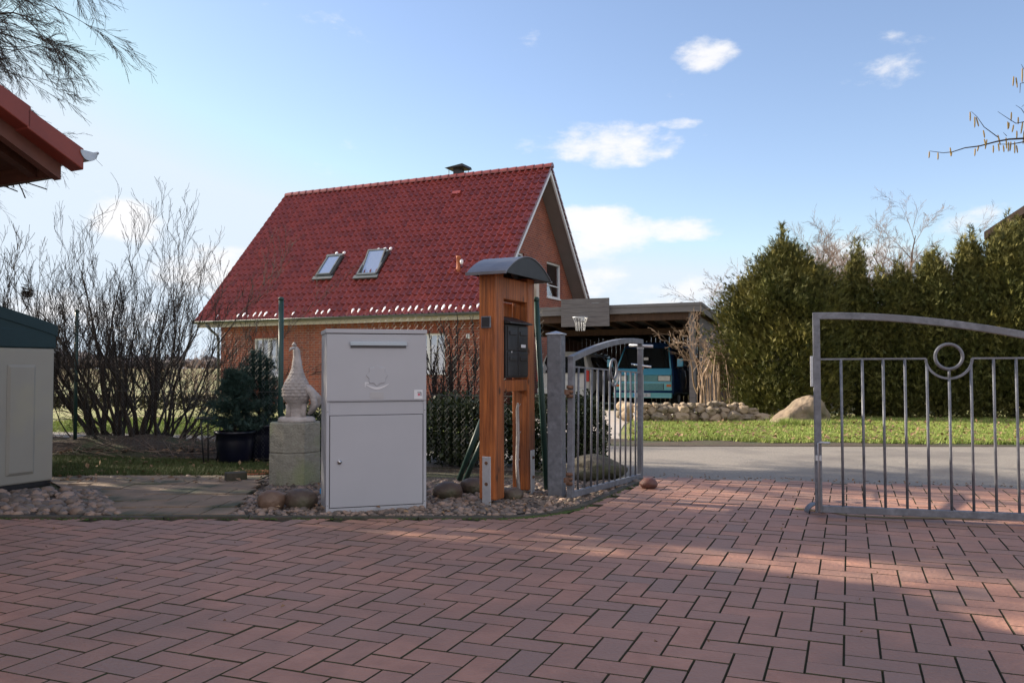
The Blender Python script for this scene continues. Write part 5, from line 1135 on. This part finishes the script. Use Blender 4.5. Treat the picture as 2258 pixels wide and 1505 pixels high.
# local: x to left negative, front on y=0
SFR = Frame(sh.location, CA_); zt1 = SFR.hit(116, 768, (0, 1, 0), 0).z; zt0 = zt1
mb = MB(); mb.box(-1.3, 0, 0, .75, .035, zt1); mb.build('body', MT['shedw'], sh, bevel=.012)
mb = MB()
pxa, pxb = SFR.hit(14, 900, (0, 1, 0), 0).x, SFR.hit(77, 900, (0, 1, 0), 0).x
for (xa, xb) in ((pxa, pxb), (2 * pxa - pxb - .1, pxa - .1)):
    vz0, vz1 = .10, zt1 - .12
    for k, (i_, y_) in enumerate(((0, -.001), (.012, .012))): pass
    mb.raw([V((xa, -.002, vz0)), V((xb, -.002, vz0)), V((xb, -.002, vz1)), V((xa, -.002, vz1)), V((xa + .02, -.014, vz0 + .02)), V((xb - .02, -.014, vz0 + .02)), V((xb - .02, -.014, vz1 - .02)), V((xa + .02, -.014, vz1 - .02))], [(4, 5, 6, 7), (0, 1, 5, 4), (1, 2, 6, 5), (2, 3, 7, 6), (3, 0, 4, 7)], 0, None, False)
mb.build('door_panel', MT['shedw'], sh, fixn=True, bevel=.006)
mb = MB(); mb.box(-1.28, -.01, .01, .74, -.0, .04); mb.build('base', MT['anth'], sh)
mb = MB(); mb.box(-1.32, .008, -.008, .78, zt1, zt1 + .14); mb.build('lid_skirt', MT['shedr'], sh, bevel=.01)
n = 12; mb = MB(); za, zb_ = zt1 + .14, zt1 + .31
for i in range(n):
    def cz_(f): return za + (zb_ - za) * (1 - (1 - f) ** 1.6 * 0 - (1 - f))**1.0 if False else za + (zb_ - za) * f ** .9
    x0, x1 = .015 - .665 * i / n, .015 - .665 * (i + 1) / n; z0, z1 = cz_(i / n), cz_((i + 1) / n)
    for (xa, xb, z0_, z1_) in ((x0, x1, z0, z1), (-1.30 - x0 + .0, -1.30 - x1, z0, z1)):
        vs = [V((x, y, z + t_)) for t_ in (-.05, .03) for (x, z) in ((xa, z0_), (xb, z1_)) for y in (-.014, .8)]; mb.raw(vs, [(0, 2, 3, 1), (4, 5, 7, 6), (0, 1, 5, 4), (2, 6, 7, 3), (0, 4, 6, 2), (1, 3, 7, 5)], 0, None, False)
mb.raw([V((.01, -.006, za - .05)), V((-1.31, -.006, za - .05)), V((-.65, -.006, zb_ - .02))], [(0, 1, 2)], sm=False); mb.build('lid', MT['shedr'], sh, fixn=True)

# ================================================================== NEAR BUILDING (top left)
cn_ = at(166, 328, 5.0)
NA = HA; nbF = Frame((cn_.x, cn_.y, 0), NA); ez = cn_.z
nb = thing('garage', 'near garage with red verge tiles and brown eaves at the top left corner', 'garage', (cn_.x, cn_.y, 0), NA)
# local: x<0 into building (left), y<0 towards camera (rising roof)
sl = math.tan(R(26)); 
def rp(x, y, h=0): return V((x, y, ez - .02 + (-y) * sl + h))
RY_ = -3.4
def rbox(mb, x0, x1, y0, y1, h0, h1, fold=True):
    vs = [rp(x, y, h) for h in (h0, h1) for y in (y0, y1) for x in (x0, x1)]; mb.raw(vs, [(0, 2, 3, 1), (4, 5, 7, 6), (0, 1, 5, 4), (2, 6, 7, 3), (0, 4, 6, 2), (1, 3, 7, 5)], 0, None, False)
mb = MB(); g = .335; i = 0; y = 0.05
def rp2(x, y, h): return V((x, 2 * RY_ - y, ez - .02 + (-y) * sl + h))
while y > RY_:
    y2 = max(RY_, y - g)
    vs = [rp(x, yy, h) for (yy, hh) in ((y, .0), (y2 - .02, -.022)) for h in (-.075 + hh * .4, .055 + hh) for x in (-.105, .012)]
    mb.raw(vs, [(0, 2, 3, 1), (4, 5, 7, 6), (0, 1, 5, 4), (2, 6, 7, 3), (0, 4, 6, 2), (1, 3, 7, 5)], 0, None, False)
    y = y2
mb.build('verge_tile', MT['rooftile2'], nb, fixn=True, bevel=.006)
mb = MB()
for r in range(11):
    ya_, yb_ = .05 - r * g, .05 - (r + 1) * g
    for c in range(24):
        xa = -.03 - c * .22; vs = [rp(xa, ya_, .05), rp(xa - .07, ya_, .085), rp(xa - .14, ya_, .045), rp(xa - .22, ya_, .05), rp(xa, yb_, .02), rp(xa - .07, yb_, .055), rp(xa - .14, yb_, .015), rp(xa - .22, yb_, .02)]
        mb.raw(vs, [(0, 1, 5, 4), (1, 2, 6, 5), (2, 3, 7, 6)])
mb.raw([rp2(0, .05, .05), rp2(-5.3, .05, .05), rp2(-5.3, RY_, .05), rp2(0, RY_, .05)], [(0, 1, 2, 3)], sm=False)
mb.build('roof_tiles', MT['rooftile2'], nb)
nw = mat('dark_stained_wood', (.085, .028, .016), (.06, .02, .012), 5, .6, .2, stretch=(1, 6, 6))
nw2 = mat('brown_red_board', (.14, .05, .035), (.11, .04, .03), 5, .6, .1)
mb = MB(); rbox(mb, -.16, -.10, -.02, RY_, -.17, -.045); mb.build('verge_board', nw2, nb, fixn=True)
mb = MB(); rbox(mb, -5.3, -.161, .0, RY_, -.085, -.062); mb.raw([rp2(-.16, .0, -.06), rp2(-5.3, .0, -.06), rp2(-5.3, RY_, -.06), rp2(-.16, RY_, -.06)], [(0, 1, 2, 3)], sm=False)
for k in range(8): rbox(mb, -.35 - k * .62, -.28 - k * .62, -.03, RY_, -.155, -.085)
mb.build('rafters', nw, nb, fixn=True)
mb = MB(); mb.box(-5.3, -.165, -.05, -.01, ez - .165, ez - .04); mb.build('eave_board', nw, nb)
mb = MB(); mb.box(-5.2, -.60, -6.45, -.42, 0, ez + .05); mb.prism([(-.42, ez + .05), (RY_, ez + .05 + (-RY_ - .42) * sl), (-6.45, ez + .05)], -5.2, -.60, M=Matrix.Rotation(R(90), 4, 'Z') @ Matrix.Scale(-1, 4, (0, 1, 0))) if False else None
mb.raw([V((x, y, z)) for x in (-5.2, -.6) for (y, z) in ((-.42, ez + .05), (RY_, ez + (-RY_ - .3) * sl), (-6.4, ez + .05))], [(0, 1, 2), (5, 4, 3), (0, 3, 4, 1), (1, 4, 5, 2), (2, 5, 3, 0)], 0, None, False)
mb.build('wall', mat('garage_wall', (.26, .09, .055), (.2, .07, .045), 4, .85, .2), nb, fixn=True)
mb = MB(); pr = [V((0, .05 + math.cos(t) * .058, math.sin(t) * .058)) for t in [math.pi + math.pi * k / 10 for k in range(11)]]
a = [V((-5.3, 0.03, ez - .0)) + p for p in pr]; b = [V((.02, 0.03, ez - .0)) + p for p in pr]; n = 11; mb.raw(a + b, [(k, k + 1, n + k + 1, n + k) for k in range(10)]); mb.raw(b, [tuple(range(11))], sm=False); mb.tube([(-5.3, .138, ez + .002), (.02, .138, ez + .002)], .009, 6)
mb.build('gutter', MT['galvl'], nb)
mb = MB(); mb.tube([nbF.M @ V((.03, .13, ez + .0)), at(212, 352, 5.1), at(226, 366, 5.1)], .0012, 3)
tag(mb.build('loose_wire', MT['wire']), 'short thin wire sticking out from the near gutter', 'wire')

# ================================================================== POTS AND SMALL CONIFERS
def pot(px, py, r, h, label):
    p = gp(px, py); o = MB(); o.lathe([(r * .72, 0), (r * .85, h * .2), (r * .98, h * .7), (r * .95, h * .9), (r * 1.06, h * .93), (r * 1.06, h), (r * .92, h), (r * .88, h * .9)], 28)
    t = o.build('plant_pot', MT['bluepot']); t.location = (p.x, p.y + r, 0); tag(t, label, 'plant pot'); return t
p1_ = pot(503, 1028, .17, .30, 'dark blue glazed pot, left of the pair behind the pedestal'); p2_ = pot(556, 1020, .19, .34, 'larger dark blue glazed pot directly behind the pedestal')
for (po, hh, rad, sd_, lab, ht) in ((p1_, .30, .32, 91, 'small dark conifer growing in the left blue pot', .52), (p2_, .34, .34, 92, 'taller blue green conifer growing in the larger blue pot', .66)):
    rr = random.Random(sd_); t = thing('potted_conifer', lab, 'conifer', (po.location.x, po.location.y, hh - .03)); mb = MB(); mb.tube([(0, 0, -.02), (.01, 0, ht * .8)], [.02, .006], 6); mb.build('trunk', MT['bark'], t); cr = MB()
    for b in range(150):
        f = rr.random(); a = rr.random() * 6.283; Rr = rad * (1 - f * .75) * rr.uniform(.5, 1.15); tip = V((math.cos(a) * Rr, math.sin(a) * Rr, .06 + f * ht)); root = V((0, 0, f * ht * .85)); cr.tube([root, tip], [.004, .002], 3, cap=False, c=1.0)
        for s in range(26): q = root.lerp(tip, rr.uniform(.25, 1.05)); spray(cr, q, (tip - root).normalized() * .7 + V((rr.gauss(0, .5), rr.gauss(0, .5), rr.gauss(.25, .4))), rr.uniform(.03, .07), .0028, rr, rr.random(), 4, .7)
    cr.build('crown', MT['pine'], t)
# thin iron plant rack left of pots
t = thing('plant_rack', 'thin dark iron ring stand left of the blue pots', 'plant stand', (at(462, 1000, 7.5).x, 7.5, 0)); mb = MB()
for a in (0, 2.09, 4.19): mb.tube([(.10 * math.cos(a), .10 * math.sin(a), .42), (.06 * math.cos(a), .06 * math.sin(a), 0)], .007, 6)
mb.build('legs', MT['anth'], t); mb = MB(); mb.tube([(.11 * math.cos(6.283 * k / 20), .11 * math.sin(6.283 * k / 20), .42) for k in range(20)], .008, 6, closed=True); mb.build('ring', MT['anth'], t)

# ================================================================== HEDGES / SHRUBS
def shrub(px, Y, w, d, h, n, size, m, seed, label, cat='shrub', name='shrub', zc_=None):
    rr = random.Random(seed); x = at(px, 800, Y).x; t = thing(name, label, cat, (x, Y, gz(x, Y))); cr = MB()
    for k in range(7):
        c = (rr.uniform(-.35, .35) * w, rr.uniform(-.3, .3) * d, h * rr.uniform(.35, .62)); leafmass(cr, c, (w * .36, d * .4, h * .45), n // 7, size, rr)
    cr.build('foliage', MT[m], t); s = MB()
    for k in range(8): a = rr.random() * 6.28; s.tube([(0, 0, 0), (math.cos(a) * w * .3, math.sin(a) * d * .3, h * .6)], [.012, .005], 5)
    s.build('stems', MT['bark'], t); return t
shrub(1000, 7.6, 1.15, .8, .62, 9000, .035, 'boxw', 5, 'dark evergreen shrub behind the mesh between parcel box and letterbox stand')
shrub(1286, 7.0, .40, .6, .60, 7000, .028, 'boxw', 6, 'tall dark boxwood behind the bars of the open gate leaf', zc_=0)
shrub(1180, 7.3, .5, .5, .62, 4500, .03, 'boxw', 7, 'dark boxwood behind the letterbox stand')
shrub(690, 8.3, .75, .5, .52, 4500, .03, 'boxw', 8, 'dark evergreen bush behind the statue and parcel box')
def twiggy(px, Y, h, n, seed, label, mt='bark', spread=.35, lev=3, r=.009, kids=5, name='bare_bush', dx=0, basew=.15, kl=.5, minr=.0018, up=.25, w=.13, kr=.55):
    rr = random.Random(seed); x = at(px, 800, Y).x; t = thing(name, label, 'bush', (x, Y, gz(x, Y))); mb = MB(); top = MB()
    for i in range(n):
        a = rr.random() * 6.283; s = rr.random() ** .7 * spread; hh = h * rr.uniform(.6, 1.0)
        branch(mb if i % 2 else top, V((math.cos(a) * basew * rr.random(), math.sin(a) * basew * rr.random(), 0)), V((math.cos(a) * s + dx, math.sin(a) * s * .8, 1)), hh, r * rr.uniform(.6, 1.4), lev, rr, .55, up, 8, kids, wob=w * .6, minr=minr, kl=kl, kr=kr)
    mb.build('stems', MT[mt], t); top.build('twigs', MT[mt], t); return t
twiggy(1010, 7.9, 1.15, 16, 41, 'bare twiggy rose bush with dry tips against the house wall, right of the parcel box', 'bark', .45, 2, .008, 9, kl=.28, minr=.0032)
twiggy(300, 9.1, 2.1, 33, 42, 'large many stemmed bare hazel bush left of the brick house', 'bark', .95, 3, .022, 6, basew=.5, kl=.42, minr=.0016, kr=.40, w=.24)
twiggy(215, 9.4, 1.7, 16, 43, 'bare bush mixed into the left side of the large hazel', 'bark', 1.0, 3, .015, 5, basew=.4, kl=.42, minr=.0018, w=.22)
tb = twiggy(55, 9.0, 1.75, 9, 44, 'bare bush with an old nest, behind the green lidded cabinet', 'bark', .5, 3, .020, 6, basew=.25, kl=.42, minr=.0022)
twiggy(370, 9.3, 1.5, 13, 45, 'low arching bare bush at the left corner of the house', 'bark', 1.7, 3, .012, 5, basew=.3, kl=.42, minr=.0024, up=.05, w=.22)
twiggy(-60, 9.6, 1.8, 8, 47, 'bare bush at the far left edge of the garden', 'bark', .6, 3, .018, 5, basew=.3, kl=.42, minr=.0022)
twiggy(545, 9.0, .95, 7, 48, 'young bare shrub in front of the left ground floor window', 'bark', .5, 2, .010, 5, kl=.45, minr=.0022)
nq = at(60, 645, 8.95); mb = MB(); rr = random.Random(2)
for i in range(170):
    a = rr.random() * 6.283; b_ = a + rr.uniform(.8, 1.8); r_ = .06 * rr.uniform(.5, 1.1); z_ = rr.gauss(0, .03); mb.tube([V((r_ * math.cos(a), r_ * math.sin(a), z_)), V((r_ * math.cos(b_) * 1.1, r_ * math.sin(b_), z_ + rr.gauss(0, .012)))], .003, 3)
o = mb.build('bird_nest', MT['nest']); o.location = nq; tag(o, 'dark round twig nest in the fork of a bare bush at the left', 'nest')
# fallen branches and dead stems on the mound below the hazel
mb = MB(); rr = random.Random(66)
for i in range(900):
    x = rr.uniform(-6.2, -2.2); y = rr.uniform(8.2, 9.2) if rr.random() < .8 else rr.uniform(7.9, 8.4); a = rr.random() * 3.14; l = rr.uniform(.1, .45); mb.tube([V((x, y, .03 + rr.random() * .06)), V((x + math.cos(a) * l, y + math.sin(a) * l * .5, .04 + rr.random() * .16))], [.004, .0015], 3, cap=False)
tag(mb.build('fallen_twigs', MT['twig']), 'brown fallen twigs and brush under the large bare hazel', 'twigs', kind='stuff')
mb = MB(); nx, ny = 60, 10
def mh(x, y): return .17 * max(0, 1 - abs(x + 4.3) / 2.6) ** .6 * max(0, 1 - ((y - 8.75) / .75) ** 2) * (1 + .5 * noise.noise(V((x * 2, y * 2, 0)))) + .012
for i in range(nx):
    for j in range(ny):
        q = []
        for (a, b) in ((i, j), (i + 1, j), (i + 1, j + 1), (i, j + 1)): x = -7 + a * .085; y = 8.0 + b * .15; q.append(V((x, y, gz(x, y) - .004 + mh(x, y))))
        mb.face(q, sm=True)
tag(mb.build('soil_mound', MT['soil']), kind='structure')
# low dark hedge behind the left lawn
rr = random.Random(17); t = thing('low_hedge', 'low dark brown hedge beyond the sunny lawn at the left', 'hedge', (0, 0, 0)); mb = MB()
for i in range(60):
    x = -13.0 + i * .115; y = 18.6 + (x + 10) * -.15; leafmass(mb, (x, y, gz(x, y) + .22), (.25, .3, .26), 110, .07, rr)
mb.build('foliage', MT['darkleaf'], t)
t = thing('field_hedge', 'rough tall brushwood hedge at the back of the far lawn, left of the house', 'hedge', (0, 0, 0)); mb = MB()
for i in range(90):
    x = -24 + i * .16; y = 36 + rr.random(); branch(mb, V((x, y, gz(x, y))), V((rr.gauss(0, .3), 0, 1)), 1.0 + rr.random() * .5, .02, 2, rr, .6, .1, 4, 4, minr=.008)
mb.build('stems', MT['twig'], t)

# ================================================================== BIG TREE TOP LEFT + HAZEL CATKINS RIGHT
t = thing('large_bare_tree', 'large bare tree whose drooping dark twigs hang in at the top left corner', 'tree', (-10.2, 12.2, 0)); rr = random.Random(101)
mb = MB(); mb.tube([(0, 0, -.1), (.1, 0, 2), (.1, .1, 4.5), (.3, 0, 8)], [.32, .26, .2, .1], 12); mb.build('trunk', MT['bark'], t); mb = MB()
def limb(p0, p1, sag, r, kids, lenk, seed):
    r2 = random.Random(seed); p0, p1 = V(p0), V(p1); pts = []; n = 9
    for i in range(n + 1): f = i / n; pts.append(p0.lerp(p1, f) + V((r2.gauss(0, .03), r2.gauss(0, .05), 4 * sag * f * (1 - f) + r2.gauss(0, .03))))
    mb.tube(pts, [max(.004, r * (1 - .9 * i / n)) for i in range(n + 1)], 5, cap=False)
    for k in range(kids):
        f = .25 + .75 * (k + r2.random()) / kids; i = min(n - 1, int(f * n)); q = pts[i].lerp(pts[i + 1], f * n - i); ax = (pts[i + 1] - pts[i]).normalized(); d = (ax + V((r2.gauss(0, .25), r2.gauss(0, .35), r2.gauss(0, .35)))).normalized()
        branch(mb, q, d, lenk * r2.uniform(.6, 1.2), max(.005, r * .28 * (1 - .5 * f)), 3, r2, .36, -.02, 6, 5, wob=.06, minr=.0021, droop=.10, kl=.55, kr=.45)
T0 = t.location
def TL(px, py, Y): return at(px, py, Y) - T0
for k, (tx_, ty_, Yd, z0, kd, lk_) in enumerate([(175, 20, 11.2, 6.2, 11, .85), (140, 60, 10.6, 5.6, 11, .85), (125, 95, 11.5, 5.2, 11, .8), (95, 130, 10.8, 4.8, 11, .75), (60, 165, 11.2, 4.3, 10, .65), (60, -60, 10.9, 6.5, 12, .9), (160, -120, 11.6, 7, 12, 1), (-60, 60, 11, 5.2, 10, .9), (90, 55, 11.4, 5.5, 11, .8), (40, 110, 10.9, 5.0, 10, .8)]):
    limb((.12, 0, z0), TL(tx_ - 60, ty_ - 10, Yd), .35, .055, kd, lk_, 200 + k)
for k in range(10):
    a = 1.2 + k * .55; limb((.1, 0, 3.6 + k * .35), (math.cos(a) * 3.4, math.sin(a) * 3.4, 5 + k * .35), .5, .07, 9, 1.2, 300 + k)
mb.build('crown', MT['bark'], t)
# trees outside the frame to the left that throw the dappled shade on the paving and road
def outtree(x, y, h, seed, label, nl=9, lv=2, mr_=.012):
    rr = random.Random(seed); t = thing('garden_tree', label, 'tree', (x, y, 0)); m = MB(); m.tube([(0, 0, 0), (.05, 0, h * .5)], [.16, .1], 8); m.build('trunk', MT['bark'], t); m = MB()
    for i in range(nl): a = 6.283 * i / nl + rr.random(); branch(m, V((0, 0, h * rr.uniform(.2, .6))), V((math.cos(a) * .8, math.sin(a) * .8, .9)), h * .38, .06, lv, rr, .7, .08, 5, 7, minr=mr_, kl=.5)
    m.build('crown', MT['bark'], t)
outtree(-7.0, 7.4, 5.2, 71, 'bare garden tree left of the frame beside the cabinet', 9, 3, .010); outtree(-13.4, 15.4, 7.8, 75, 'tall bare roadside tree left of the frame across the lane', 12, 3, .012); outtree(-9.0, 9.6, 6.5, 74, 'slender bare garden tree between two others left of the frame', 7, 3, .010)

HP = V((4.3, 5.3, 0)); t = thing('hazel_tree', 'hazel branch with hanging yellow catkins reaching in at the upper right edge', 'tree', HP)
mb = MB(); mb.tube([(0, 0, 0), (.05, 0, 1.2), (0, .05, 2.6)], [.06, .05, .03], 8); mb.build('trunk', MT['bark'], t); mb = MB()
HD = 5.0
def hq(px, py): return at(px, py, HD) - HP
def tw(pts, r0=.006, r1=.0015): mb.tube([hq(*p) for p in pts], [r0 + (r1 - r0) * i / (len(pts) - 1) for i in range(len(pts))], 5, cap=False)
mb.tube([V((0, .05, 1.5)), hq(2420, 420), hq(2330, 335), hq(2262, 305)], [.025, .018, .013, .009], 6)
mb.tube([V((0, .05, 1.9)), hq(2400, 300), hq(2310, 230), hq(2262, 175)], [.02, .014, .009, .006], 6)
tw([(2262, 305), (2225, 307), (2198, 312), (2160, 322), (2128, 326), (2100, 335), (2080, 337), (2050, 333)]); tw([(2262, 312), (2230, 318), (2200, 318)], .004); tw([(2200, 302), (2170, 280), (2155, 258), (2142, 246)], .003, .001)
tw([(2262, 268), (2240, 272), (2218, 258), (2200, 246)], .003, .001); tw([(2262, 255), (2252, 240), (2240, 232)], .0025, .001); tw([(2262, 182), (2250, 184), (2249, 205)], .003); tw([(2220, 300), (2212, 292)], .002, .001); tw([(2262, 160), (2252, 142)], .0025, .001); tw([(2262, 228), (2253, 236)], .002, .001)
mb.build('branches', MT['bark'], t)
cats = [(2139, 246, 22), (2149, 257, 26), (2152, 258, 24), (2168, 287, 18), (2170, 306, 20), (2176, 307, 22), (2200, 297, 24), (2201, 316, 18), (2190, 320, 18), (2218, 303, 26), (2224, 313, 22), (2229, 312, 22), (2237, 312, 27), (2049, 334, 15), (2068, 336, 17), (2095, 325, 20), (2098, 334, 11), (2150, 327, 18), (2158, 320, 14), (2230, 247, 20), (2222, 268, 18), (2225, 270, 14), (2235, 275, 18), (2242, 288, 18), (2245, 258, 16), (2255, 268, 28), (2258, 288, 30), (2235, 168, 22), (2240, 170, 25), (2254, 150, 34), (2241, 320, 18), (2212, 320, 16)]
m0 = MB(); m0.tube([(0, 0, 0), (.0005, 0, -.006), (.001, .0005, -.025), (.0, 0, -.044), (0, 0, -.05)], [.0015, .0038, .0044, .0035, .001], 7)
c0 = None
for (px, py, ln_) in cats:
    if c0 is None: c0 = m0.build('catkin', MT['catkin'], t); c = c0
    else: c = c0.copy(); C.objects.link(c); c.parent = t
    c.location = hq(px, py); c.scale = (1, 1, ln_ / 18.5); c.rotation_euler = (rnd.gauss(0, .1), rnd.gauss(0, .12), 0)

# ================================================================== GRASS, LEAVES
def reg_verge(r):
    while True:
        x = r.uniform(1.2, 10.5); y = 9.7 + 7.6 * r.random() ** 1.6
        near = max(9.45, 10.6 - max(0, x - 1.2) * .22)
        if y > near + .45 * noise.noise(V((x * 1.4, 0, 0))) + .12 * noise.noise(V((x * 9, 0, 3))) and abs(x) < y * .68 and x > 1.36 + (y - 9.9) * .15 and noise.noise(V((x * 1.1, y * .8, 7))) + r.random() * .5 > -.12: return x, y
grass('verge_grass', reg_verge, 26000, .045, MT['grass'], random.Random(1), 'short sunlit grass on the verge across the road', w=.005, tuft=5)
def reg_left(r):
    while True:
        x = r.uniform(-9, -.6); y = r.uniform(11.9, 18)
        if y > 11.95 - (x + 4.6) * .36 + .1: return x, y
grass('lawn_grass', reg_left, 9000, .05, MT['grass'], random.Random(2), 'bright lawn grass seen between the stems of the bare hazel', w=.006, tuft=5)
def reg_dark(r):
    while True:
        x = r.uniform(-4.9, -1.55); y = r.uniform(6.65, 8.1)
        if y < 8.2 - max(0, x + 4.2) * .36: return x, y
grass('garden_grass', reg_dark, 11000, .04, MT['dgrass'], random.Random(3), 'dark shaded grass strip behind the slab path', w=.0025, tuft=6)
def tuftreg(r): x = r.gauss(gp(1760, 940).x, .25); return x, gp(1760, 940).y - .1 + r.gauss(0, .08)
grass('grass_tufts', tuftreg, 220, .11, MT['grass'], random.Random(4), 'longer grass tufts at the foot of the large pale boulder', w=.005, tuft=8)
def leaves(name, reg, n, s, label, seed, zo=.01):
    r = random.Random(seed); mb = MB()
    for i in range(n):
        x, y = reg(r); z = gz(x, y) + zo + r.random() * .02; d = V((r.gauss(0, 1), r.gauss(0, 1), r.gauss(0, .3))).normalized(); u = d.cross(V((r.gauss(0, .3), r.gauss(0, .3), 1))).normalized(); l = s * r.uniform(.6, 1.4); p = V((x, y, z))
        mb.face([p, p + d * l * .5 + u * l * .3 + V((0, 0, .006)), p + d * l], c=r.random()); mb.face([p, p + d * l, p + d * l * .5 - u * l * .3 + V((0, 0, .006))], c=r.random())
    return tag(mb.build(name, MT['leaf']), label, 'fallen leaves', kind='stuff')
leaves('fallen_leaves', reg_verge, 2600, .055, 'pale dry leaves scattered over the sunny verge grass', 5, .03)
def reg_pav(r): return r.uniform(-2.5, 3.6), r.uniform(2.3, 6.2)
leaves('paving_leaves', lambda r: next(((x, y) for x, y in iter(lambda: reg_pav(r), None) if inpav(x, y))), 60, .017, 'a few small dry leaves and crumbs on the brick paving', 6, .004)
leaves('road_leaves', lambda r: (lambda x: (x, near_road(x) + abs(r.gauss(0, .05)) - .01))(r.uniform(1.05, 6.5)), 260, .02, 'thin line of leaf crumbs along the edge between paving and road', 16, -.004)
leaves('soil_leaves', lambda r: (r.uniform(-5.5, -1.2), r.uniform(6.2, 9.2)), 900, .045, 'dull leaf litter on the soil under the bare bushes', 8, .015)
leaves('mound_leaves', lambda r: (r.uniform(-6.3, -2.0), r.uniform(8.1, 9.4)), 3500, .05, 'brown leaf litter heaped under the large bare hazel', 19, .06)
leaves('gravel_leaves', reg_r, 260, .025, 'small dry leaves lying among the gravel', 9, .012)
# moss along the edging
mb = MB(); rr = random.Random(12)
for i in range(900):
    k = rr.random() * (len(pl) - 1); a, b = pl[int(k)], pl[min(int(k) + 1, len(pl) - 1)]; p = a.lerp(b, k % 1) + V((rr.gauss(0, .02), rr.gauss(-.03, .015), 0)); s = rr.uniform(.003, .009)
    mb.blob(p + V((0, 0, .003)), (s * 1.5, s * 1.2, s * .6), i, .3, 2, 1)
tag(mb.build('moss', MT['dgrass']), 'thin moss along the concrete edging', 'moss', kind='stuff')
